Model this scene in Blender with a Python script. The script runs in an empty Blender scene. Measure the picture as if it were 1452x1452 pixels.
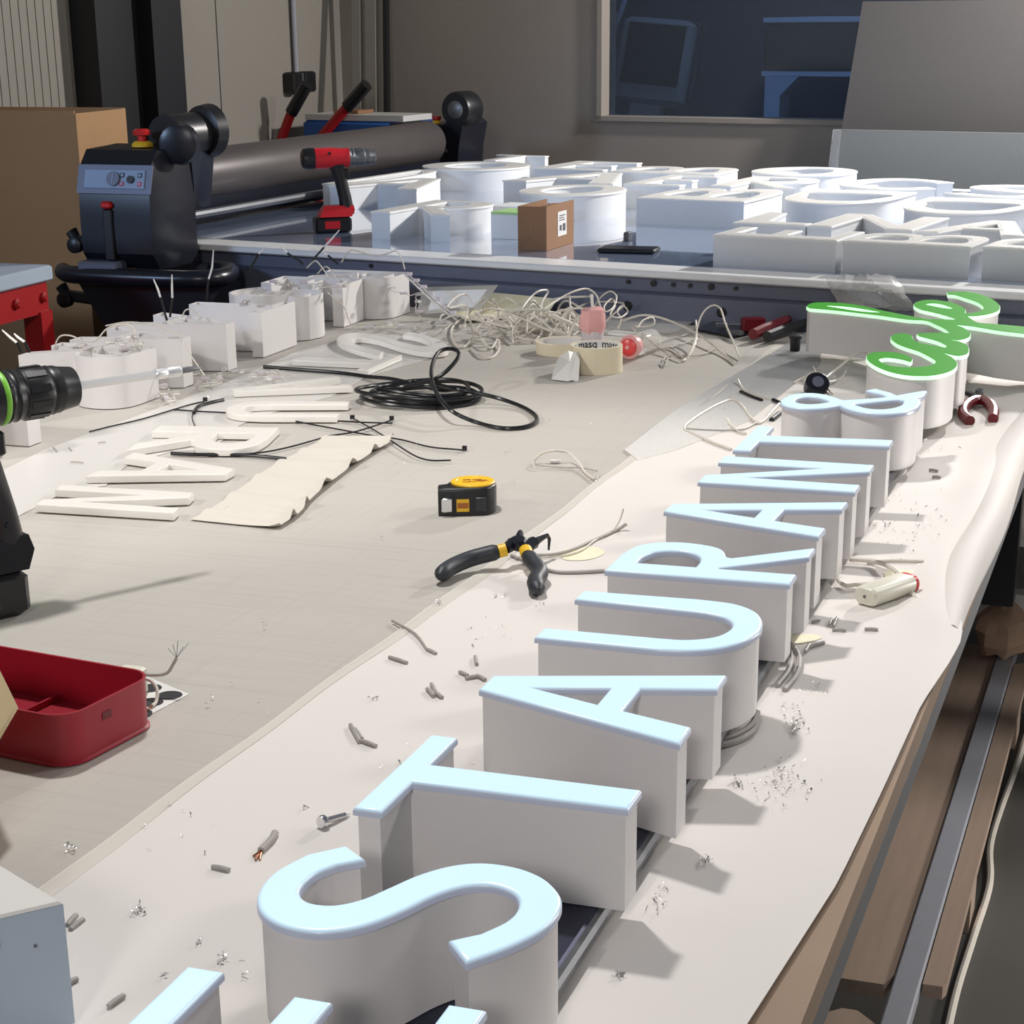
import bpy, bmesh, math, random
import numpy as np
from mathutils import Vector, Matrix
from mathutils.geometry import tessellate_polygon
random.seed(7)
SC = bpy.context.scene
COL = SC.collection

# ------------------------------------------------------------------ camera
F = 2672.315; YAW, PITCH, ROLL = -0.33628, -0.34400, -0.01033
CX, CY, CZ = 0.49372, -0.80728, 1.51159
PPX, PPY = 726.0, 968.0
cy_, sy_, cp_, sp_, cr_, sr_ = math.cos(YAW), math.sin(YAW), math.cos(PITCH), math.sin(PITCH), math.cos(ROLL), math.sin(ROLL)
FW = Vector((sy_*cp_, cy_*cp_, sp_)); R0 = Vector((cy_, -sy_, 0)); U0 = R0.cross(FW)
RT = cr_*R0 + sr_*U0; UP = -sr_*R0 + cr_*U0
cam_d = bpy.data.cameras.new('camera'); cam = bpy.data.objects.new('camera', cam_d); COL.objects.link(cam)
cam_d.sensor_width = 36; cam_d.lens = F/1452*36
cam_d.shift_y = (PPY-726)/1452; cam_d.clip_start = .02; cam_d.clip_end = 60
cam.matrix_world = Matrix(((RT.x, UP.x, -FW.x, CX), (RT.y, UP.y, -FW.y, CY), (RT.z, UP.z, -FW.z, CZ), (0, 0, 0, 1)))
SC.camera = cam

# ------------------------------------------------------------------ light and exposure
SC.view_settings.view_transform = 'Standard'; SC.view_settings.look = 'None'
SC.view_settings.gamma = 1; SC.view_settings.use_curve_mapping = False
SC.view_settings.exposure = 0.0
w = bpy.data.worlds.new('world'); SC.world = w; w.use_nodes = True
w.node_tree.nodes['Background'].inputs[0].default_value = (.80, .88, 1.0, 1)
w.node_tree.nodes['Background'].inputs[1].default_value = .15
def area(name, loc, target, size, power, color, shape='DISK', size_y=None):
    l = bpy.data.lights.new(name, 'AREA'); l.shape = shape; l.size = size; l.energy = power; l.color = color
    if size_y: l.size_y = size_y
    o = bpy.data.objects.new(name, l); COL.objects.link(o); o.location = loc
    o.rotation_euler = (Vector(target)-Vector(loc)).to_track_quat('-Z', 'Y').to_euler()
    return o
def spot(name, loc, target, radius, power, color, angle, blend):
    l = bpy.data.lights.new(name, 'SPOT'); l.shadow_soft_size = radius; l.energy = power; l.color = color; l.spot_size = math.radians(angle); l.spot_blend = blend
    o = bpy.data.objects.new(name, l); COL.objects.link(o); o.location = loc
    o.rotation_euler = (Vector(target)-Vector(loc)).to_track_quat('-Z', 'Y').to_euler()
    return o
spot('bench_lamp', (-.63, 1.31, 2.72), (-.46, .78, .9), .065, 110, (1, .97, .945), 96, .45)
spot('left_hall_lamp', (-2.5, -.55, 2.7), (-1.22, 1.45, .9), .11, 190, (1, .96, .92), 31, .45)
area('plank_fill', (1.9, 2.9, .82), (.2, 2.3, .1), .3, 26, (1, .95, .9))  # added unseen fill, kept below bench height to brighten the planks
area('rear_fill', (.7, -3.6, 3.0), (.1, .8, .95), .7, 52, (1, .97, .95))  # added fill from behind the camera, lifts the letters' near faces
area('far_hall_lamp', (.55, 5.05, 2.3), (-.8, 3.6, .9), .16, 84, (1, .97, .94))
spot('side_daylight', (-3.6, -1.2, 2.4), (-1.5, 3.4, 1.0), .3, 260, (.50, .68, 1), 26, .6)
area('aisle_fill', (2.4, 3.3, 2.9), (.3, 2.4, .2), .5, 45, (1, .96, .92))  # added fill from the upper right for planks and floor

# ------------------------------------------------------------------ measuring helpers (camera rays onto real planes)
def ray(u, v): return RT*((u-PPX)/F) - UP*((v-PPY)/F) + FW
CC = Vector((CX, CY, CZ))
def P(u, v, z=.9):
    d = ray(u, v); return CC + d*((z-CZ)/d.z)
def PY(u, v, y):
    d = ray(u, v); return CC + d*((y-CY)/d.y)
def PX(u, v, x):
    d = ray(u, v); return CC + d*((x-CX)/d.x)
TH = -math.atan(.166); EX = Vector((math.cos(TH), math.sin(TH), 0)); EY = Vector((-math.sin(TH), math.cos(TH), 0)); OO = Vector((.05, 2.90, 0))
def RF(tx, ty, z): return OO + EX*tx + EY*ty + Vector((0, 0, z))       # the far table's and the hall's own axes
def PT(u, v, ty):
    d = ray(u, v); c = (CC-OO).dot(EY); return CC + d*((ty-c)/d.dot(EY))
H = .18; ZT = .9; ZL = ZT+.545*H

# ------------------------------------------------------------------ materials
def lin(c):
    c = c/255; return c/12.92 if c <= .04045 else ((c+.055)/1.055)**2.4
def rgb(r, g, b): return (lin(r), lin(g), lin(b), 1)
MATS = {}
def mat(name, col, rough=.5, metal=0., noise=.08, scale=25., bump=0., spec=.5, emit=None, stretch=(1, 1, 1), coat=0., alpha=1., detail=3.):
    m = bpy.data.materials.new(name); m.use_nodes = True; nt = m.node_tree; b = nt.nodes['Principled BSDF']
    b.inputs['Roughness'].default_value = rough; b.inputs['Metallic'].default_value = metal
    b.inputs['Specular IOR Level'].default_value = spec; b.inputs['Coat Weight'].default_value = coat
    b.inputs['Alpha'].default_value = alpha
    tc = nt.nodes.new('ShaderNodeTexCoord'); mp = nt.nodes.new('ShaderNodeMapping'); mp.inputs['Scale'].default_value = stretch
    nz = nt.nodes.new('ShaderNodeTexNoise'); nz.inputs['Scale'].default_value = scale; nz.inputs['Detail'].default_value = detail
    nt.links.new(tc.outputs['Object'], mp.inputs[0]); nt.links.new(mp.outputs[0], nz.inputs['Vector'])
    mx = nt.nodes.new('ShaderNodeMix'); mx.data_type = 'RGBA'
    c = rgb(*col); mx.inputs[6].default_value = tuple(max(0, x*(1-noise)) for x in c[:3])+(1,); mx.inputs[7].default_value = tuple(min(1, x*(1+noise)) for x in c[:3])+(1,)
    nt.links.new(nz.outputs[0], mx.inputs[0]); nt.links.new(mx.outputs[2], b.inputs['Base Color'])
    if bump:
        bp = nt.nodes.new('ShaderNodeBump'); bp.inputs['Strength'].default_value = bump; bp.inputs['Distance'].default_value = .002
        nt.links.new(nz.outputs[0], bp.inputs['Height']); nt.links.new(bp.outputs[0], b.inputs['Normal'])
    if emit:
        b.inputs['Emission Color'].default_value = rgb(*emit[:3]); b.inputs['Emission Strength'].default_value = emit[3]
    MATS[name] = m; m['nz'] = nz.name
    return m
def sheet_mat():
    """grey-white laminate bench sheet with fine cutting scratches"""
    m = mat('bench_sheet', (186, 181, 173), .6, spec=.3, noise=.03, scale=6)
    nt = m.node_tree; b = nt.nodes['Principled BSDF']; src = b.inputs['Base Color'].links[0].from_socket
    tc = [n for n in nt.nodes if n.type == 'TEX_COORD'][0]
    last = src
    for sc, rot, amt in (((6, 260, 1), .10, .10), ((5, 160, 1), -.22, .07), ((190, 5, 1), .12, .07), ((1.2, 90, 1), .02, .07)):
        mp = nt.nodes.new('ShaderNodeMapping'); mp.inputs['Scale'].default_value = sc; mp.inputs['Rotation'].default_value = (0, 0, rot)
        nz = nt.nodes.new('ShaderNodeTexNoise'); nz.inputs['Scale'].default_value = 1.; nz.inputs['Detail'].default_value = 2
        rp = nt.nodes.new('ShaderNodeMapRange'); rp.inputs[1].default_value = .56; rp.inputs[2].default_value = .74; rp.inputs[3].default_value = 0; rp.inputs[4].default_value = amt*2.2
        mx = nt.nodes.new('ShaderNodeMix'); mx.data_type = 'RGBA'; mx.inputs[7].default_value = rgb(150, 145, 138)
        nt.links.new(tc.outputs['Object'], mp.inputs[0]); nt.links.new(mp.outputs[0], nz.inputs['Vector']); nt.links.new(nz.outputs[0], rp.inputs[0])
        nt.links.new(rp.outputs[0], mx.inputs[0]); nt.links.new(last, mx.inputs[6]); last = mx.outputs[2]
    nt.links.new(last, b.inputs['Base Color'])
    return m
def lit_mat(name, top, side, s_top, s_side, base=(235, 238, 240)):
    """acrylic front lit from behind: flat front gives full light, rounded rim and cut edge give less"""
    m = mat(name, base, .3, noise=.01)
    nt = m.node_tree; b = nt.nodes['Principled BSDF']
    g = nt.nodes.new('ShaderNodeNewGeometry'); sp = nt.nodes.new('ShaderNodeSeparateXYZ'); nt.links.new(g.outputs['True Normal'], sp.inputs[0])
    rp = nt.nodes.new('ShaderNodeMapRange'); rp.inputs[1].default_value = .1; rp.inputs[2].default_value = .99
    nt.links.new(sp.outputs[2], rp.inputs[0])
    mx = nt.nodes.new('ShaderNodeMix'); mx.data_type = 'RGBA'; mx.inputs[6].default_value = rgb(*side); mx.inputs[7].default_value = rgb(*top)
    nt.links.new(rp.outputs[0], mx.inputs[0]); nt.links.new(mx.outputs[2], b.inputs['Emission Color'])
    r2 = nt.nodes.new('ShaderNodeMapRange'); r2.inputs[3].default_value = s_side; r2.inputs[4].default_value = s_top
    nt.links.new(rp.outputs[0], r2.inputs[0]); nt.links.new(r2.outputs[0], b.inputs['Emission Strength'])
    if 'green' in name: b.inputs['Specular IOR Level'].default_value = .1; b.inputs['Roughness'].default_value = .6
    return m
def clear_mat(name, tint=(240, 245, 245), op=.25, rough=.08):
    m = bpy.data.materials.new(name); m.use_nodes = True; nt = m.node_tree; nt.nodes.clear()
    out = nt.nodes.new('ShaderNodeOutputMaterial'); tr = nt.nodes.new('ShaderNodeBsdfTransparent'); tr.inputs[0].default_value = rgb(*tint)
    gl = nt.nodes.new('ShaderNodeBsdfPrincipled'); gl.inputs['Base Color'].default_value = rgb(*tint); gl.inputs['Roughness'].default_value = rough
    nz = nt.nodes.new('ShaderNodeTexNoise'); nz.inputs['Scale'].default_value = 60
    rp = nt.nodes.new('ShaderNodeMapRange'); rp.inputs[3].default_value = op*.5; rp.inputs[4].default_value = op*1.5
    fr = nt.nodes.new('ShaderNodeFresnel'); fr.inputs[0].default_value = 1.45
    ad = nt.nodes.new('ShaderNodeMath'); ad.operation = 'ADD'; ad.use_clamp = True
    mx = nt.nodes.new('ShaderNodeMixShader')
    nt.links.new(nz.outputs[0], rp.inputs[0]); nt.links.new(rp.outputs[0], ad.inputs[0]); nt.links.new(fr.outputs[0], ad.inputs[1])
    nt.links.new(ad.outputs[0], mx.inputs[0]); nt.links.new(tr.outputs[0], mx.inputs[1]); nt.links.new(gl.outputs[0], mx.inputs[2]); nt.links.new(mx.outputs[0], out.inputs[0])
    return m

M = dict(
    sheet=sheet_mat(),
    paper=mat('cream_paper', (221, 215, 209), .7, noise=.025, scale=9, bump=.25),
    wax=mat('wax_paper', (212, 206, 195), .45, noise=.03, scale=14, bump=.2),
    film=mat('white_film', (208, 205, 200), .4, noise=.02, scale=9),
    alu_white=mat('white_coated_aluminium', (222, 218, 216), .5, noise=.02, scale=40),
    alu_far=mat('white_coated_aluminium_far', (226, 228, 230), .5, noise=.02, scale=40),
    acr=mat('white_acrylic', (233, 229, 222), .25, noise=.015, scale=30),
    acr_far=mat('white_acrylic_matt', (205, 203, 199), .5, noise=.02, scale=30),
    acr_rim=mat('white_acrylic_rim', (240, 240, 238), .3, noise=.01, scale=30),
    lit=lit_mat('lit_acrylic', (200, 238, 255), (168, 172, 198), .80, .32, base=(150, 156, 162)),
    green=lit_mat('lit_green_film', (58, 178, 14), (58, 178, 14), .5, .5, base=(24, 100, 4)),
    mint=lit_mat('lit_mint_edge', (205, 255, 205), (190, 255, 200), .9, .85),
    rail=mat('dark_blue_rail', (48, 52, 72), .35, .6, noise=.1),
    steel=mat('grey_steel', (120, 122, 126), .4, .7, noise=.08, scale=30),
    chrome=mat('bright_metal', (225, 225, 228), .16, 1., noise=.03),
    bit=mat('pale_bit_steel', (244, 244, 244), .32, .55, noise=.02),
    swarf=mat('aluminium_chips', (215, 213, 210), .3, .85, noise=.1),
    black=mat('black_plastic', (26, 26, 29), .38, noise=.15, scale=60),
    rubber=mat('charcoal_rubber', (44, 48, 54), .5, noise=.1, scale=80, bump=.1),
    navy=mat('black_painted_metal', (24, 26, 36), .3, .1, noise=.12),
    cable_b=mat('black_cable', (20, 21, 24), .3, noise=.1),
    cable_w=mat('white_cable', (214, 207, 195), .5, noise=.05),
    cable_g=mat('grey_cable', (168, 162, 156), .5, noise=.06),
    copper=mat('copper_strands', (150, 92, 62), .35, .8),
    red=mat('red_bin_plastic', (158, 28, 46), .38, noise=.07, scale=12),
    redpaint=mat('red_paint', (168, 26, 30), .4, noise=.08, scale=20),
    redgrip=mat('dark_red_grip', (106, 18, 30), .35, noise=.08),
    yellow=mat('yellow_plastic', (238, 190, 40), .4, noise=.05),
    lime=mat('lime_plastic', (120, 190, 60), .4, noise=.04),
    card=mat('brown_cardboard', (162, 126, 88), .8, noise=.06, scale=30, bump=.1),
    card_d=mat('brown_carton', (142, 104, 74), .75, noise=.06, scale=30),
    card_in=mat('grey_cardboard', (170, 150, 112), .8, noise=.06, scale=30),
    mask=mat('masking_tape', (226, 214, 186), .7, noise=.03, scale=90, bump=.15),
    label=mat('white_label', (228, 226, 222), .5, noise=.02),
    ink=mat('black_ink', (38, 38, 42), .5, noise=.05),
    brown=mat('brown_print', (170, 98, 38), .5, noise=.1),
    ply=mat('plywood_edge', (150, 126, 104), .75, noise=.22, scale=1., stretch=(6, 6, 260)),
    plank=mat('weathered_plank', (158, 138, 122), .8, noise=.16, scale=1., stretch=(60, 5, 60), bump=.1),
    floor=mat('concrete_floor', (88, 86, 82), .6, noise=.14, scale=4, bump=.1),
    wall=mat('taupe_wall', (150, 141, 132), .8, noise=.03, scale=60),
    wall_l=mat('beige_panel_wall', (142, 136, 127), .7, noise=.03, scale=60),
    joint=mat('panel_joint', (80, 76, 72), .8),
    column=mat('black_column', (13, 14, 20), .5, .0, noise=.1),
    board_a=mat('grey_board', (86, 82, 80), .6, noise=.04, scale=50),
    board_b=mat('pale_grey_board', (120, 122, 120), .45, noise=.04, scale=50),
    glasstop=mat('glass_table_top', (142, 157, 186), .09, noise=.08, scale=5, spec=.9, coat=1.),
    trim=mat('pale_metal_trim', (238, 238, 238), .28, .0, noise=.03),
    bluegrey=mat('blue_grey_frame', (104, 108, 124), .42, .3, noise=.05),
    beam=mat('grey_roller', (86, 80, 79), .42, .3, noise=.12, scale=9),
    panel=mat('pale_blue_panel', (138, 158, 188), .35, noise=.04),
    emer=mat('red_knob', (205, 34, 34), .35, noise=.04),
    blue=mat('blue_crate', (36, 88, 158), .5, noise=.1),
    pink=mat('pink_wrap', (236, 178, 176), .3, noise=.18, scale=30, bump=.4),
    redcap=mat('coral_red_cap', (226, 72, 76), .3, noise=.08),
    bottle=mat('frosted_bottle', (205, 196, 200), .25, noise=.04),
    ivory=mat('ivory_plastic', (222, 219, 202), .4, noise=.02),
    bluewhite=mat('pale_blue_coated_metal', (176, 190, 204), .45, noise=.03, scale=30),
    whitemetal=mat('white_coated_metal', (222, 218, 212), .45, noise=.02),
    milred=mat('tool_red', (205, 32, 44), .35, noise=.06),
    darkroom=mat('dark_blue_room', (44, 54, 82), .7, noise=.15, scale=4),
    machine=mat('grey_machine', (150, 152, 160), .5, noise=.06),
    machine_b=mat('pale_blue_machine', (186, 204, 236), .45, noise=.04),
    deep=mat('deep_black', (9, 9, 12), .6, noise=.1, spec=.2),
    glass=clear_mat('window_glass', (225, 235, 245), .01, .02),
    clear=clear_mat('clear_plastic', (250, 249, 247), .09, .15),
    bag=clear_mat('crinkled_plastic_bag', (236, 235, 233), .24, .14),
    stain=mat('yellow_stain_paper', (236, 230, 200), .7, noise=.03),
    kraft=mat('crumpled_kraft', (200, 168, 142), .8, noise=.1, scale=30, bump=.3),
    seam=mat('clear_sheet_edge', (214, 210, 203), .35, noise=.03),
)

# ------------------------------------------------------------------ mesh helpers
BASE = {}
class MB:
    def __init__(s): s.v = []; s.f = []; s.m = []
    def add(s, vs, fs, mi=0):
        o = len(s.v); s.v += [Vector(x) for x in vs]; s.f += [tuple(o+i for i in q) for q in fs]; s.m += [mi]*len(fs); return s
    def box(s, lo, hi, X=None, mi=0, bev=0.):
        (a, b, c), (d, e, f) = lo, hi
        if bev:
            bv = min(bev, (d-a)*.45, (e-b)*.45, (f-c)*.45)
            lp = [(a+bv, b), (d-bv, b), (d, b+bv), (d, e-bv), (d-bv, e), (a+bv, e), (a, e-bv), (a, b+bv)]
            li = [(a+2*bv, b+bv), (d-2*bv, b+bv), (d-bv, b+2*bv), (d-bv, e-2*bv), (d-2*bv, e-bv), (a+2*bv, e-bv), (a+bv, e-2*bv), (a+bv, b+2*bv)]
            rings = [[(x, y, c) for x, y in li], [(x, y, c+bv) for x, y in lp], [(x, y, f-bv) for x, y in lp], [(x, y, f) for x, y in li]]
            return s.rings(rings, X=X, mi=mi)
        vs = [(a, b, c), (d, b, c), (d, e, c), (a, e, c), (a, b, f), (d, b, f), (d, e, f), (a, e, f)]
        if X: vs = [X @ Vector(q) for q in vs]
        return s.add(vs, [(0, 3, 2, 1), (4, 5, 6, 7), (0, 1, 5, 4), (1, 2, 6, 5), (2, 3, 7, 6), (3, 0, 4, 7)], mi)
    def rings(s, rs, cap=True, X=None, mi=0, closed=True):
        n = len(rs[0]); vs = [Vector(q) for r in rs for q in r]
        if X: vs = [X @ q for q in vs]
        fs = []
        for k in range(len(rs)-1):
            for i in range(n if closed else n-1):
                j = (i+1) % n; fs.append((k*n+i, k*n+j, (k+1)*n+j, (k+1)*n+i))
        if cap: fs.append(tuple(reversed(range(n)))); fs.append(tuple((len(rs)-1)*n+i for i in range(n)))
        return s.add(vs, fs, mi)
    def lathe(s, prof, n=24, X=None, mi=0, cap=True):
        rs = [[(r*math.cos(2*math.pi*i/n), r*math.sin(2*math.pi*i/n), z) for i in range(n)] for r, z in prof]
        return s.rings(rs, cap, X, mi)
    def tube(s, pts, r, n=8, mi=0, cap=True):
        pts = [Vector(p) for p in pts]; pts = [p for i, p in enumerate(pts) if i == 0 or (p-pts[i-1]).length > 1e-6]
        rr = r if isinstance(r, (list, tuple)) else [r]*len(pts)
        t0 = (pts[1]-pts[0]).normalized(); up = Vector((0, 0, 1)) if abs(t0.z) < .9 else Vector((1, 0, 0)); nrm = (up-t0*up.dot(t0)).normalized()
        rs = []
        for i, p in enumerate(pts):
            t = (pts[min(i+1, len(pts)-1)]-pts[max(i-1, 0)]).normalized()
            nrm = nrm-t*nrm.dot(t)
            nrm = nrm.normalized() if nrm.length > 1e-6 else t.orthogonal().normalized()
            bn = t.cross(nrm)
            rs.append([p+(nrm*math.cos(2*math.pi*k/n)+bn*math.sin(2*math.pi*k/n))*rr[i] for k in range(n)])
        return s.rings(rs, cap, None, mi)
    def poly(s, loops, z0, z1, bev=0., steps=3, mi=0, side_mi=None, bottom=True):
        """extruded flat shape: loops[0] outer, the rest holes; bev rounds the upper edge"""
        side_mi = mi if side_mi is None else side_mi
        loops = [ccw(l) if i == 0 else ccw(l)[::-1] for i, l in enumerate(loops)]
        tops = []
        for l in loops:
            n = len(l); rings = [[(x, y, z0) for x, y in l]]
            if bev:
                for k in range(steps+1):
                    a = math.pi/2*k/steps; q = inset(l, bev*(1-math.cos(a)))
                    rings.append([(x, y, z1-bev+bev*math.sin(a)) for x, y in q])
            else: rings.append([(x, y, z1) for x, y in l])
            s.rings(rings, cap=False, mi=side_mi); tops.append([(x, y) for x, y, _ in rings[-1]])
        for L, z, flip in ((tops, z1, False), (loops, z0, True)):
            if flip and not bottom: continue
            flat = [q for l in L for q in l]; tri = tessellate_polygon([[Vector((x, y, 0)) for x, y in l] for l in L])
            fs = []
            for t in tri:
                a, b, c = (flat[i] for i in t); ar = (b[0]-a[0])*(c[1]-a[1])-(b[1]-a[1])*(c[0]-a[0])
                if (ar < 0) != flip: t = (t[0], t[2], t[1])
                fs.append(tuple(t))
            s.add([(x, y, z) for x, y in flat], fs, mi)
        return s
    def build(s, name, mats, parent=None, local=False, smooth=35):
        base = Vector((0, 0, 0)) if local or parent is None else BASE.get(parent.name, Vector((0, 0, 0)))
        me = bpy.data.meshes.new(name); me.from_pydata([tuple(v-base) for v in s.v], [], s.f); me.validate()
        if not isinstance(mats, (list, tuple)): mats = [mats]
        for q in mats: me.materials.append(q)
        if len(me.polygons) == len(s.m): me.polygons.foreach_set('material_index', s.m)
        if smooth:
            me.polygons.foreach_set('use_smooth', [True]*len(me.polygons)); me.set_sharp_from_angle(angle=math.radians(smooth))
        o = bpy.data.objects.new(name, me); COL.objects.link(o)
        if parent is not None: o.parent = parent; BASE[o.name] = base
        return o
def ccw(l):
    a = sum(l[i][0]*l[(i+1) % len(l)][1]-l[(i+1) % len(l)][0]*l[i][1] for i in range(len(l)))
    return list(l) if a > 0 else list(l)[::-1]
def inset(l, d):
    """offset a loop to its left by d"""
    n = len(l); out = []
    for i in range(n):
        p0, p, p1 = Vector(l[i-1]), Vector(l[i]), Vector(l[(i+1) % n]); a = (p-p0); b = (p1-p)
        if a.length < 1e-7: a = b
        if b.length < 1e-7: b = a
        a.normalize(); b.normalize(); na = Vector((-a.y, a.x)); nb = Vector((-b.y, b.x)); m = na+nb
        if m.length < .2: m = na
        m.normalize(); k = max(m.dot(na), .35); q = p+m*(d/k); out.append((q.x, q.y))
    return out
def cr(pts, n=6, closed=False):
    """Catmull-Rom through points of any dimension"""
    pts = [Vector(p) for p in pts]; N = len(pts); out = []
    for i in range(N if closed else N-1):
        p0 = pts[(i-1) % N] if closed or i > 0 else pts[0]*2-pts[1]
        p1, p2 = pts[i], pts[(i+1) % N]
        p3 = pts[(i+2) % N] if closed or i+2 < N else pts[-1]*2-pts[-2]
        for k in range(n):
            t = k/n; out.append(.5*((2*p1)+(p2-p0)*t+(2*p0-5*p1+4*p2-p3)*t*t+(3*p1-p0-3*p2+p3)*t**3))
    if not closed: out.append(pts[-1])
    return out
def cr2(pts, n=5, closed=False): return [(q.x, q.y) for q in cr(pts, n, closed)]
def thing(name, label, cat, loc=(0, 0, 0), rz=0., group=None, rot=None):
    o = bpy.data.objects.new(name, None); COL.objects.link(o); o.location = loc; o.rotation_euler = rot or (0, 0, rz); o.empty_display_size = .05
    o['label'] = label; o['category'] = cat; BASE[o.name] = Vector(loc)
    if group: o['group'] = group
    return o
def tag(o, label, cat, group=None):
    o['label'] = label; o['category'] = cat
    if group: o['group'] = group
    return o
def struct(o): o['kind'] = 'structure'; return o
def copy_tree(o, parent=None):
    c = o.copy(); COL.objects.link(c)
    if parent is not None: c.parent = parent
    for ch in list(o.children): copy_tree(ch, c)
    return c
def axis_x(p, d, up=(0, 0, 1)):
    """matrix whose local Z runs along d from p"""
    d = Vector(d).normalized(); u = Vector(up); x = u.cross(d)
    x = x.normalized() if x.length > 1e-5 else Vector((1, 0, 0)); y = d.cross(x)
    return Matrix(((x.x, y.x, d.x, p[0]), (x.y, y.y, d.y, p[1]), (x.z, y.z, d.z, p[2]), (0, 0, 0, 1)))
def frame(p, xd, z=(0, 0, 1)):
    xd = Vector(xd).normalized(); z = Vector(z).normalized(); y = z.cross(xd).normalized(); xd = y.cross(z)
    return Matrix(((xd.x, y.x, z.x, p[0]), (xd.y, y.y, z.y, p[1]), (xd.z, y.z, z.z, p[2]), (0, 0, 0, 1)))
RFM = Matrix(((EX.x, EY.x, 0, OO.x), (EX.y, EY.y, 0, OO.y), (0, 0, 1, 0), (0, 0, 0, 1)))

# ------------------------------------------------------------------ the hall
struct(MB().box((-6, -3, -.05), (5, 9, 0)).build('floor', M['floor']))
WL = -2.99                                         # left wall, in the hall's axes
WB = 2.5
b = MB()
wx0, wx1, wz0, wz1 = -1.925, -.35, 1.146, 1.9
for lo, hi in (((WL, WB, 0), (wx0, WB+.12, 3.2)), ((wx1, WB, 0), (3.2, WB+.12, 3.2)), ((wx0, WB, 0), (wx1, WB+.12, wz0)), ((wx0, WB, wz1), (wx1, WB+.12, 3.2))):
    b.box(lo, hi, RFM)
struct(b.build('wall_back', M['wall']))
wl = struct(MB().box((WL-.16, 1.06, 0), (WL-.121, 2.47, 3.2), RFM).build('wall_left', M['wall_l']))
for y0, y1 in ((1.06, 1.783), (1.789, 2.46)): MB().box((WL-.12, y0, 0), (WL, y1, 3.2), RFM).build('panel', M['wall_l'], wl)
struct(MB().box((WL-.12, 1.782, 0), (WL-.006, 1.79, 3.2), RFM).build('trim_1', M['joint']))
struct(MB().box((WL-.1, 2.46, 0), (WL+.02, 2.5, 3.2), RFM).build('trim_2', M['wall_l']))
b = MB(); b.box((WL-.14, -3.0, 0), (WL-.012, 1.06, 3.2), RFM)
for k in range(58):
    y = -1.0+k*.035; b.box((WL-.012, y, 0), (WL-.009, y+.031, 3.2), RFM)
struct(b.build('wall_side', M['wall_l']))
b = MB().box((WL+.001, 1.06, 0), (WL+.10, 1.395, 3.2), RFM); b.box((WL+.10, 1.25, 0), (WL+.16, 1.395, 3.2), RFM)
tag(b.build('steel_column', M['column']), 'black steel column standing against the left wall behind the machine', 'column')
# window into the dark machine room
wn = MB()
for lo, hi in (((wx0, WB-.012, wz0), (wx0+.018, WB+.10, wz1)), ((wx1-.018, WB-.012, wz0), (wx1, WB+.10, wz1)), ((wx0, WB-.012, wz0-.004), (wx1, WB+.10, wz0+.012))): wn.box(lo, hi, RFM)
wf = struct(wn.build('window_1', M['wall']))
MB().box((wx0+.01, WB+.05, wz0+.005), (wx1-.01, WB+.056, wz1), RFM).build('glass_pane', M['glass'], wf)
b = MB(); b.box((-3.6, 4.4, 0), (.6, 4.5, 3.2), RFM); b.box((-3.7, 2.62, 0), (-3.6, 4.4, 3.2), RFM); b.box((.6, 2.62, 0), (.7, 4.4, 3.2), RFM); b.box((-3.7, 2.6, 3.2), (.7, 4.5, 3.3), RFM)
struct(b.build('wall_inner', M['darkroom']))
mo = thing('machine_monitor', 'tilted dark control monitor with handle bars seen through the window', 'monitor', RF(-2.02, 3.1, 1.0))
Xm = RFM @ frame((-1.98, 3.1, 1.33), (1, 0, .0), (.08, .22, 1))
MB().box((-.16, -.03, -.17), (.14, .03, .14), Xm, bev=.02).build('casing', M['machine'], mo)
MB().box((-.115, -.036, -.10), (.115, -.029, .115), Xm).build('screen', M['deep'], mo)
b = MB()
for sx in (-1, 1):
    b = MB(); b.tube([Xm @ Vector(q) for q in cr([(sx*.15, -.02, .14), (sx*.19, -.05, .1), (sx*.19, -.06, -.12), (sx*.16, -.03, -.17)], 5)], .008)
    b.build('handle_bar', M['black'], mo)
MB().box((-.06, -.03, -.36), (.06, .02, -.17), Xm).build('arm_bracket', M['machine'], mo)
MB().box((-2.06, 3.12, 0), (-1.9, 3.22, 1.2), RFM).build('stand', M['darkroom'], mo)
pr_ = thing('flatbed_printer', 'dark printer on pale blue legs behind the window glass', 'printer', RF(-1.5, 3.3, 0))
MB().box((-1.60, 3.2, 1.285), (-.6, 3.7, 1.45), RFM, bev=.01).build('body', M['deep'], pr_)
MB().box((-1.60, 3.19, 1.452), (-.6, 3.7, 1.468), RFM).build('lid', M['machine_b'], pr_)
MB().box((-1.60, 3.19, 1.268), (-.6, 3.7, 1.284), RFM).build('bed_rail', M['machine_b'], pr_)
for x in (-1.59, -.75):
    b = MB(); b.rings([[(x, 3.2, .2), (x+.05, 3.2, .2), (x+.05, 3.3, .2), (x, 3.3, .2)], [(x, 3.2, 1.2), (x+.06, 3.2, 1.2), (x+.06, 3.3, 1.2), (x, 3.3, 1.2)], [(x, 3.2, 1.267), (x+.13, 3.2, 1.267), (x+.13, 3.3, 1.267), (x, 3.3, 1.267)]], X=RFM)
    b.build('leg', M['machine_b'], pr_)
tag(MB().box((-1.4, 3.75, .6), (-.7, 4.2, 1.17), RFM, bev=.03).build('storage_bin', M['machine']), 'grey bin beneath the printer in the room behind glass', 'bin')
for i, (x0, lb) in enumerate(((-2.12, 'left of two bent pale hoses hanging behind the window'), (-2.05, 'right of two bent pale hoses hanging behind the window'))):
    tag(MB().tube([RFM @ q for q in cr([(x0+.06, 2.9, 1.62), (x0+.02, 2.9, 1.5), (x0-.02, 2.9, 1.42), (x0-.03, 2.9, 1.33), (x0-.03, 2.9, .9)], 6)], .011).build('hose', M['machine_b']), lb, 'hose')
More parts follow.
